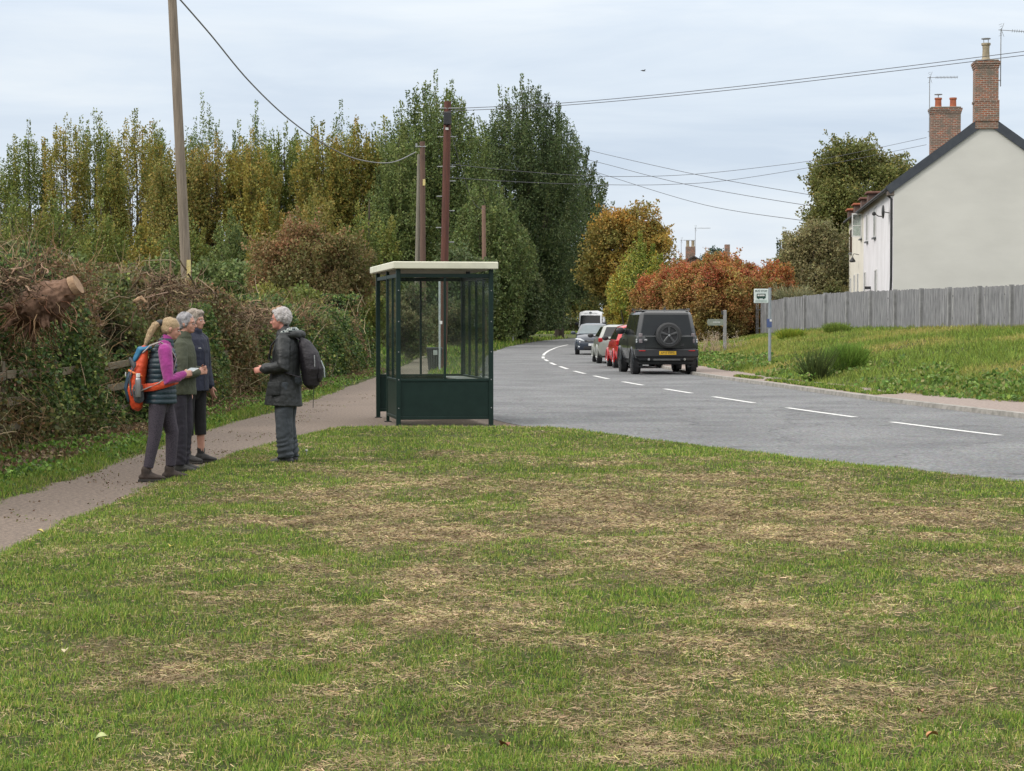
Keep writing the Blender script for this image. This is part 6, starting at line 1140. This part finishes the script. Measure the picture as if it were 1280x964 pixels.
# ---- B: woman in the olive jacket
g_ = G(226, 591); B = person((g_[0], g_[1], .0), math.radians(-4), 'person with short grey hair and glasses in an olive green jacket, second from the left')
J = dict(hipR=(-.01, -.09, .90), kneeR=(.02, -.10, .49), ankR=(.02, -.11, .09), hipL=(.0, .09, .90), kneeL=(.03, .10, .49), ankL=(.0, .12, .09), pelvis=(0, 0, .92), chest=(.02, 0, 1.24), neck=(.03, 0, 1.44), head=(.075, 0, 1.60), shR=(.03, -.17, 1.37), elR=(.08, -.24, 1.05), wrR=(.20, -.06, 1.08), shL=(.03, .17, 1.37), elL=(.08, .24, 1.06), wrL=(.20, .06, 1.10))
mb = MB(); limb_body(mb, J, .95); MBm = headm(J['head'], 0, math.radians(2)); head(mb, MBm, .96); hand(mb, J['wrR'], (.85, .5, .1), (.1, .3, 1), .92, .8, -1); hand(mb, J['wrL'], (.8, -.55, .1), (.2, .2, 1), .92, .8, 1); remesh(mb, 'body', SKIN, B, .0065, 2); face_bits(B, MBm, .96, True)
hair(B, MBm, .96, pm('dark_grey_hair', (.38, .37, .38), (.16, .155, .165), 22, .7, .8, stretch=(1, 1, .4)), [((-.025, 0, .042), (.100, .085, .086)), ((-.055, 0, .0), (.065, .076, .085)), ((-.015, .062, .005), (.05, .022, .05)), ((-.015, -.062, .005), (.05, .022, .05))], amp=.009)
OLV = pm('olive_jacket_cloth', (.07, .078, .048), (.045, .052, .032), 10, .8, .5)
def jacket(e, J, mat, rings, name='jacket', sl=(.078, .070, .064, .056, .046), fold=.012, collar=None, seed=3, vox=.008, extra=None):
    mb = MB(); mb.chain([r[0] for r in rings], [r[1] for r in rings], 26, caps=0)
    for k in 'RL': mb.chain([V3(J['sh' + k]) + V3((0, .03 if k == 'R' else -.03, .0)), V3(J['sh' + k]).lerp(V3(J['el' + k]), .5), J['el' + k], V3(J['el' + k]).lerp(V3(J['wr' + k]), .55), V3(J['el' + k]).lerp(V3(J['wr' + k]), .98)], sl, 16, caps=1)
    if collar: mb.chain([c[0] for c in collar], [c[1] for c in collar], 16, caps=1)
    if extra: extra(mb)
    return remesh(mb, name, mat, e, vox, 2, folds(fold, 10, seed))
jacket(B, J, OLV, [((0, 0, .84), (.20, .17)), ((0, 0, .98), (.20, .165)), ((.01, 0, 1.12), (.20, .155)), ((.02, 0, 1.26), (.20, .15)), ((.03, 0, 1.37), (.165, .12)), ((.035, 0, 1.43), (.10, .085))], collar=[((.03, 0, 1.42), .085), ((.045, 0, 1.475), .078)])
mb = MB(); mb.chain([(-.05, -.09, 1.41), (-.11, 0, 1.38), (-.05, .09, 1.41)], [(.035, .045)] * 3, 10); remesh(mb, 'hood', OLV, B, .009, 2, folds(.01, 14))
trousers(B, J, pm('dark_plum_trousers', (.03, .026, .038), (.02, .018, .027), 8, .85, .3), .102, .078, .062, .09, (.18, .155), .010, bunch=.005)
GB_ = pm('grey_boot', (.045, .045, .043), (.03, .03, .028), 14, .8, .3); boot(B, J['ankR'], math.radians(-4), GB_, SOLE, .97); boot(B, J['ankL'], math.radians(2), GB_, SOLE, .97)

# ---- C: woman in the navy jacket
g_ = G(242, 579); Cc = person((g_[0], g_[1], .0), math.radians(-28), 'person with curly grey hair in navy jacket and black cropped trousers, rightmost of the trio')
J = dict(hipR=(-.01, -.09, .92), kneeR=(.0, -.10, .50), ankR=(.0, -.11, .09), hipL=(.0, .09, .92), kneeL=(.02, .10, .50), ankL=(.02, .12, .09), pelvis=(0, 0, .94), chest=(.015, 0, 1.27), neck=(.02, 0, 1.48), head=(.045, 0, 1.635), shR=(.02, -.175, 1.42), elR=(.01, -.235, 1.10), wrR=(.10, -.225, .87), shL=(.02, .175, 1.42), elL=(.0, .24, 1.10), wrL=(.09, .22, .87))
mb = MB(); limb_body(mb, J, .97); MC = headm(J['head'], math.radians(10), math.radians(2)); head(mb, MC, .98); hand(mb, J['wrR'], (.25, .05, -1), (1, .2, .2), .95, .45, 1); hand(mb, J['wrL'], (.25, -.05, -1), (1, -.2, .2), .95, .45, -1); remesh(mb, 'body', SKIN, Cc, .0065, 2); face_bits(Cc, MC, .98)
hair(Cc, MC, .98, pm('curly_grey_hair', (.42, .36, .30), (.24, .20, .17), 26, .8, .9), [((-.028, 0, .045), (.108, .095, .092)), ((-.06, 0, .0), (.075, .088, .10)), ((-.02, .070, -.005), (.055, .032, .065)), ((-.02, -.070, -.005), (.055, .032, .065)), ((.045, 0, .085), (.045, .065, .035))], amp=.016, fs=30)
NAV = pm('navy_jacket_cloth', (.016, .020, .045), (.010, .013, .030), 8, .7, .4)
jacket(Cc, J, NAV, [((0, 0, .83), (.205, .165)), ((0, 0, .98), (.20, .16)), ((.01, 0, 1.14), (.20, .155)), ((.015, 0, 1.30), (.205, .15)), ((.02, 0, 1.42), (.17, .12)), ((.02, 0, 1.48), (.10, .085))], collar=[((.02, 0, 1.46), .088), ((.035, 0, 1.535), .082)], fold=.010, seed=8)
mb = MB(); mb.chain([(.165, -.0, .86), (.168, 0, 1.1), (.162, 0, 1.3), (.115, 0, 1.46)], [.004] * 4, 5); mb.build('zip', pm('zip_dark', (.06, .06, .08), None, 9, .4), Cc); MB().rbox(.150, .158, -.10, -.055, 1.315, 1.322, .001).build('chest_mark', WHITEP, Cc)
trousers(Cc, J, pm('black_trousers', (.010, .010, .012), (.016, .016, .018), 8, .85, .2), .098, .070, .064, .32, (.175, .15), .006, name='cropped_trousers')
for k in 'RL': a = V3(J['ank' + k]); mb = MB(); mb.chain([a + V3((-.005, 0, .0)), a + V3((-.005, 0, .075))], [.043, .045], 12); mb.build('sock', BLACK, Cc, True)
BBT = pm('black_walking_shoe', (.028, .027, .027), (.045, .042, .04), 14, .8, .3); boot(Cc, J['ankR'], math.radians(6), BBT, SOLE, 1.0, .085); boot(Cc, J['ankL'], math.radians(12), BBT, SOLE, 1.0, .085)

# ---- D: man with the black rucksack
g_ = G(359, 582.5); D_ = person((g_[0], g_[1], .02), math.radians(174), 'person with curly white hair, glasses and long dark coat, facing the three others')
J = dict(hipR=(.0, -.09, .92), kneeR=(.02, -.09, .50), ankR=(-.02, -.10, .09), hipL=(.0, .09, .92), kneeL=(.02, .10, .50), ankL=(-.01, .11, .09), pelvis=(0, 0, .94), chest=(.0, 0, 1.25), neck=(.015, 0, 1.46), head=(.075, 0, 1.625), shR=(.01, -.185, 1.385), elR=(.0, -.25, 1.10), wrR=(.22, -.17, 1.06), shL=(.01, .185, 1.385), elL=(-.01, .25, 1.10), wrL=(.225, .17, 1.07))
mb = MB(); limb_body(mb, J, 1.0); MD = headm(J['head'], math.radians(-4), math.radians(3)); head(mb, MD, 1.03); hand(mb, J['wrR'], (.95, .2, -.1), (.1, .2, 1), 1, .7, -1); hand(mb, J['wrL'], (.95, -.2, -.15), (.1, -.2, 1), 1, .7, 1); remesh(mb, 'body', pm('ruddy_skin', (.58, .27, .20), (.46, .19, .15), 14, .55, .1), D_, .0065, 2); face_bits(D_, MD, 1.03, True)
hair(D_, MD, 1.03, pm('white_curly_hair', (.56, .53, .52), (.38, .35, .34), 30, .85, .9), [((-.030, 0, .050), (.100, .090, .086)), ((-.065, 0, .012), (.066, .084, .082)), ((-.025, .068, .015), (.05, .026, .045)), ((-.025, -.068, .015), (.05, .026, .045)), ((.035, 0, .085), (.05, .06, .030))], amp=.018, fs=30)
WAX = pm('dark_waxed_cotton', (.013, .015, .016), (.026, .029, .030), 5, .55, .7, lo=.4, hi=.7)
jacket(D_, J, WAX, [((.04, 0, .66), (.225, .215)), ((.035, 0, .80), (.218, .195)), ((.02, 0, .98), (.205, .168)), ((.01, 0, 1.12), (.205, .16)), ((.0, 0, 1.27), (.215, .155)), ((.0, 0, 1.38), (.185, .125)), ((.01, 0, 1.45), (.11, .09))], name='coat', sl=(.088, .082, .078, .070, .060), fold=.015, collar=[((.015, 0, 1.43), .10), ((.02, 0, 1.485), .088)], seed=12)
def chk():
    m, t, out = nt('checked_hood_lining'); tc = N(t, 'ShaderNodeTexCoord'); v = N(t, 'ShaderNodeTexChecker', Scale=42); v.inputs['Color1'].default_value = (.42, .45, .43, 1); v.inputs['Color2'].default_value = (.03, .045, .05, 1); t.links.new(tc.outputs['Object'], v.inputs['Vector']); p = N(t, 'ShaderNodeBsdfPrincipled', Roughness=.9); t.links.new(v.outputs[0], p.inputs['Base Color']); t.links.new(p.outputs[0], out.inputs[0]); return m
mb = MB(); mb.chain([(.03, .10, 1.475), (-.05, .095, 1.50), (-.10, 0, 1.505), (-.05, -.095, 1.50), (.03, -.10, 1.475)], [(.022, .022), (.030, .034), (.034, .04), (.030, .034), (.022, .022)], 12, ref=(0, 0, 1)); remesh(mb, 'hood_lining', chk(), D_, .008, 2, folds(.008, 16))
mb = MB(); mb.chain([(-.02, .13, 1.44), (-.12, .09, 1.455), (-.17, 0, 1.45), (-.12, -.09, 1.455), (-.02, -.13, 1.44)], [(.03, .03), (.045, .045), (.05, .05), (.045, .045), (.03, .03)], 12, ref=(0, 0, 1)); remesh(mb, 'hood', WAX, D_, .009, 2, folds(.010, 14))
for q in (1, -1): MB().rbox(.03, .17, -.012, .012, .78, .93, .008, Matrix.Translation((0, q * .222, 0))).build('coat_pocket', WAX, D_)
GT_ = pm('slate_hiking_trousers', (.055, .066, .078), (.035, .042, .05), 6, .8, .6); trousers(D_, J, GT_, .115, .100, .090, .075, (.185, .155), .018, sc=9, bunch=.010)
boot(D_, J['ankR'], math.radians(-6), pm('dusty_grey_shoe', (.075, .075, .08), (.05, .05, .053), 14, .8, .3), SOLE, .98, .09); boot(D_, J['ankL'], math.radians(4), bpy.data.materials['dusty_grey_shoe'], SOLE, .98, .09)
BP_, Mp = sub(D_, (-.26, 0, .88), 'rucksack', 'black daypack on the back of the man in the long dark coat', 'rucksack'); BKN = pm('black_nylon', (.014, .012, .016), (.024, .020, .026), 9, .65, .5)
mb = MB(); mb.chain([(-.28, 0, .955), (-.29, 0, 1.07), (-.255, 0, 1.22), (-.20, 0, 1.35), (-.17, 0, 1.40)], [(.12, .105), (.15, .125), (.145, .11), (.11, .07), (.07, .035)], 18, M=Mp); remesh(mb, 'bag_body', BKN, BP_, .009, 2, folds(.010, 12))
mb = MB(); mb.chain([(-.375, 0, .97), (-.39, 0, 1.07), (-.36, 0, 1.16)], [(.085, .03), (.10, .04), (.08, .03)], 14, M=Mp); remesh(mb, 'front_pocket', BKN, BP_, .009, 2, folds(.006, 16))
for q in (1, -1):
    mb = MB(); mb.chain([(-.15, q * .08, 1.40), (-.06, q * .125, 1.475), (.05, q * .135, 1.45), (.145, q * .14, 1.33), (.165, q * .165, 1.18), (.03, q * .225, 1.05), (-.18, q * .16, .98)], [(.027, .008)] * 7, 8, M=Mp); mb.build('shoulder_strap', BKN, BP_, True)
    mb = MB(); mb.chain([(-.34, q * .125, 1.22), (-.345, q * .13, 1.10)], [.006, .006], 6, M=Mp); mb.build('zip_pull', GALV, BP_)
mb = MB(); mb.chain([(-.40, .04, 1.16), (-.435, .05, 1.08), (-.44, .05, .98)], [.007] * 3, 6, M=Mp); mb.build('pale_cord', pm('pale_cord', (.4, .45, .45), None, 9, .7), BP_); mb = MB(); mb.chain([(-.31, .06, .95), (-.315, .06, .80), (-.31, .06, .64)], [.004] * 3, 5, M=Mp); mb.build('hanging_cord', BLACK, BP_)

# unseen leaf wall added behind the viewpoint, darkens reflections in glass and car paint
n = 26000; P = np.c_[rng.uniform(-120, 120, n), -48 - rng.uniform(0, 8, n), rng.uniform(0, 1, n) ** .9 * 13]; P = P[P[:, 2] < 6 + 8 * fbm(np.c_[P[:, 0], P[:, 0] * 0], .09, 5, 3)]
tag(leaves('reflection_screen', P, 1.5, 1.1, jit(pick([((.07, .09, .035), 3), ((.10, .11, .045), 2)], len(P)), .2), LEAF), 'unseen wall of leaves added behind the viewpoint to darken reflections', 'reflection screen', kind='stuff')
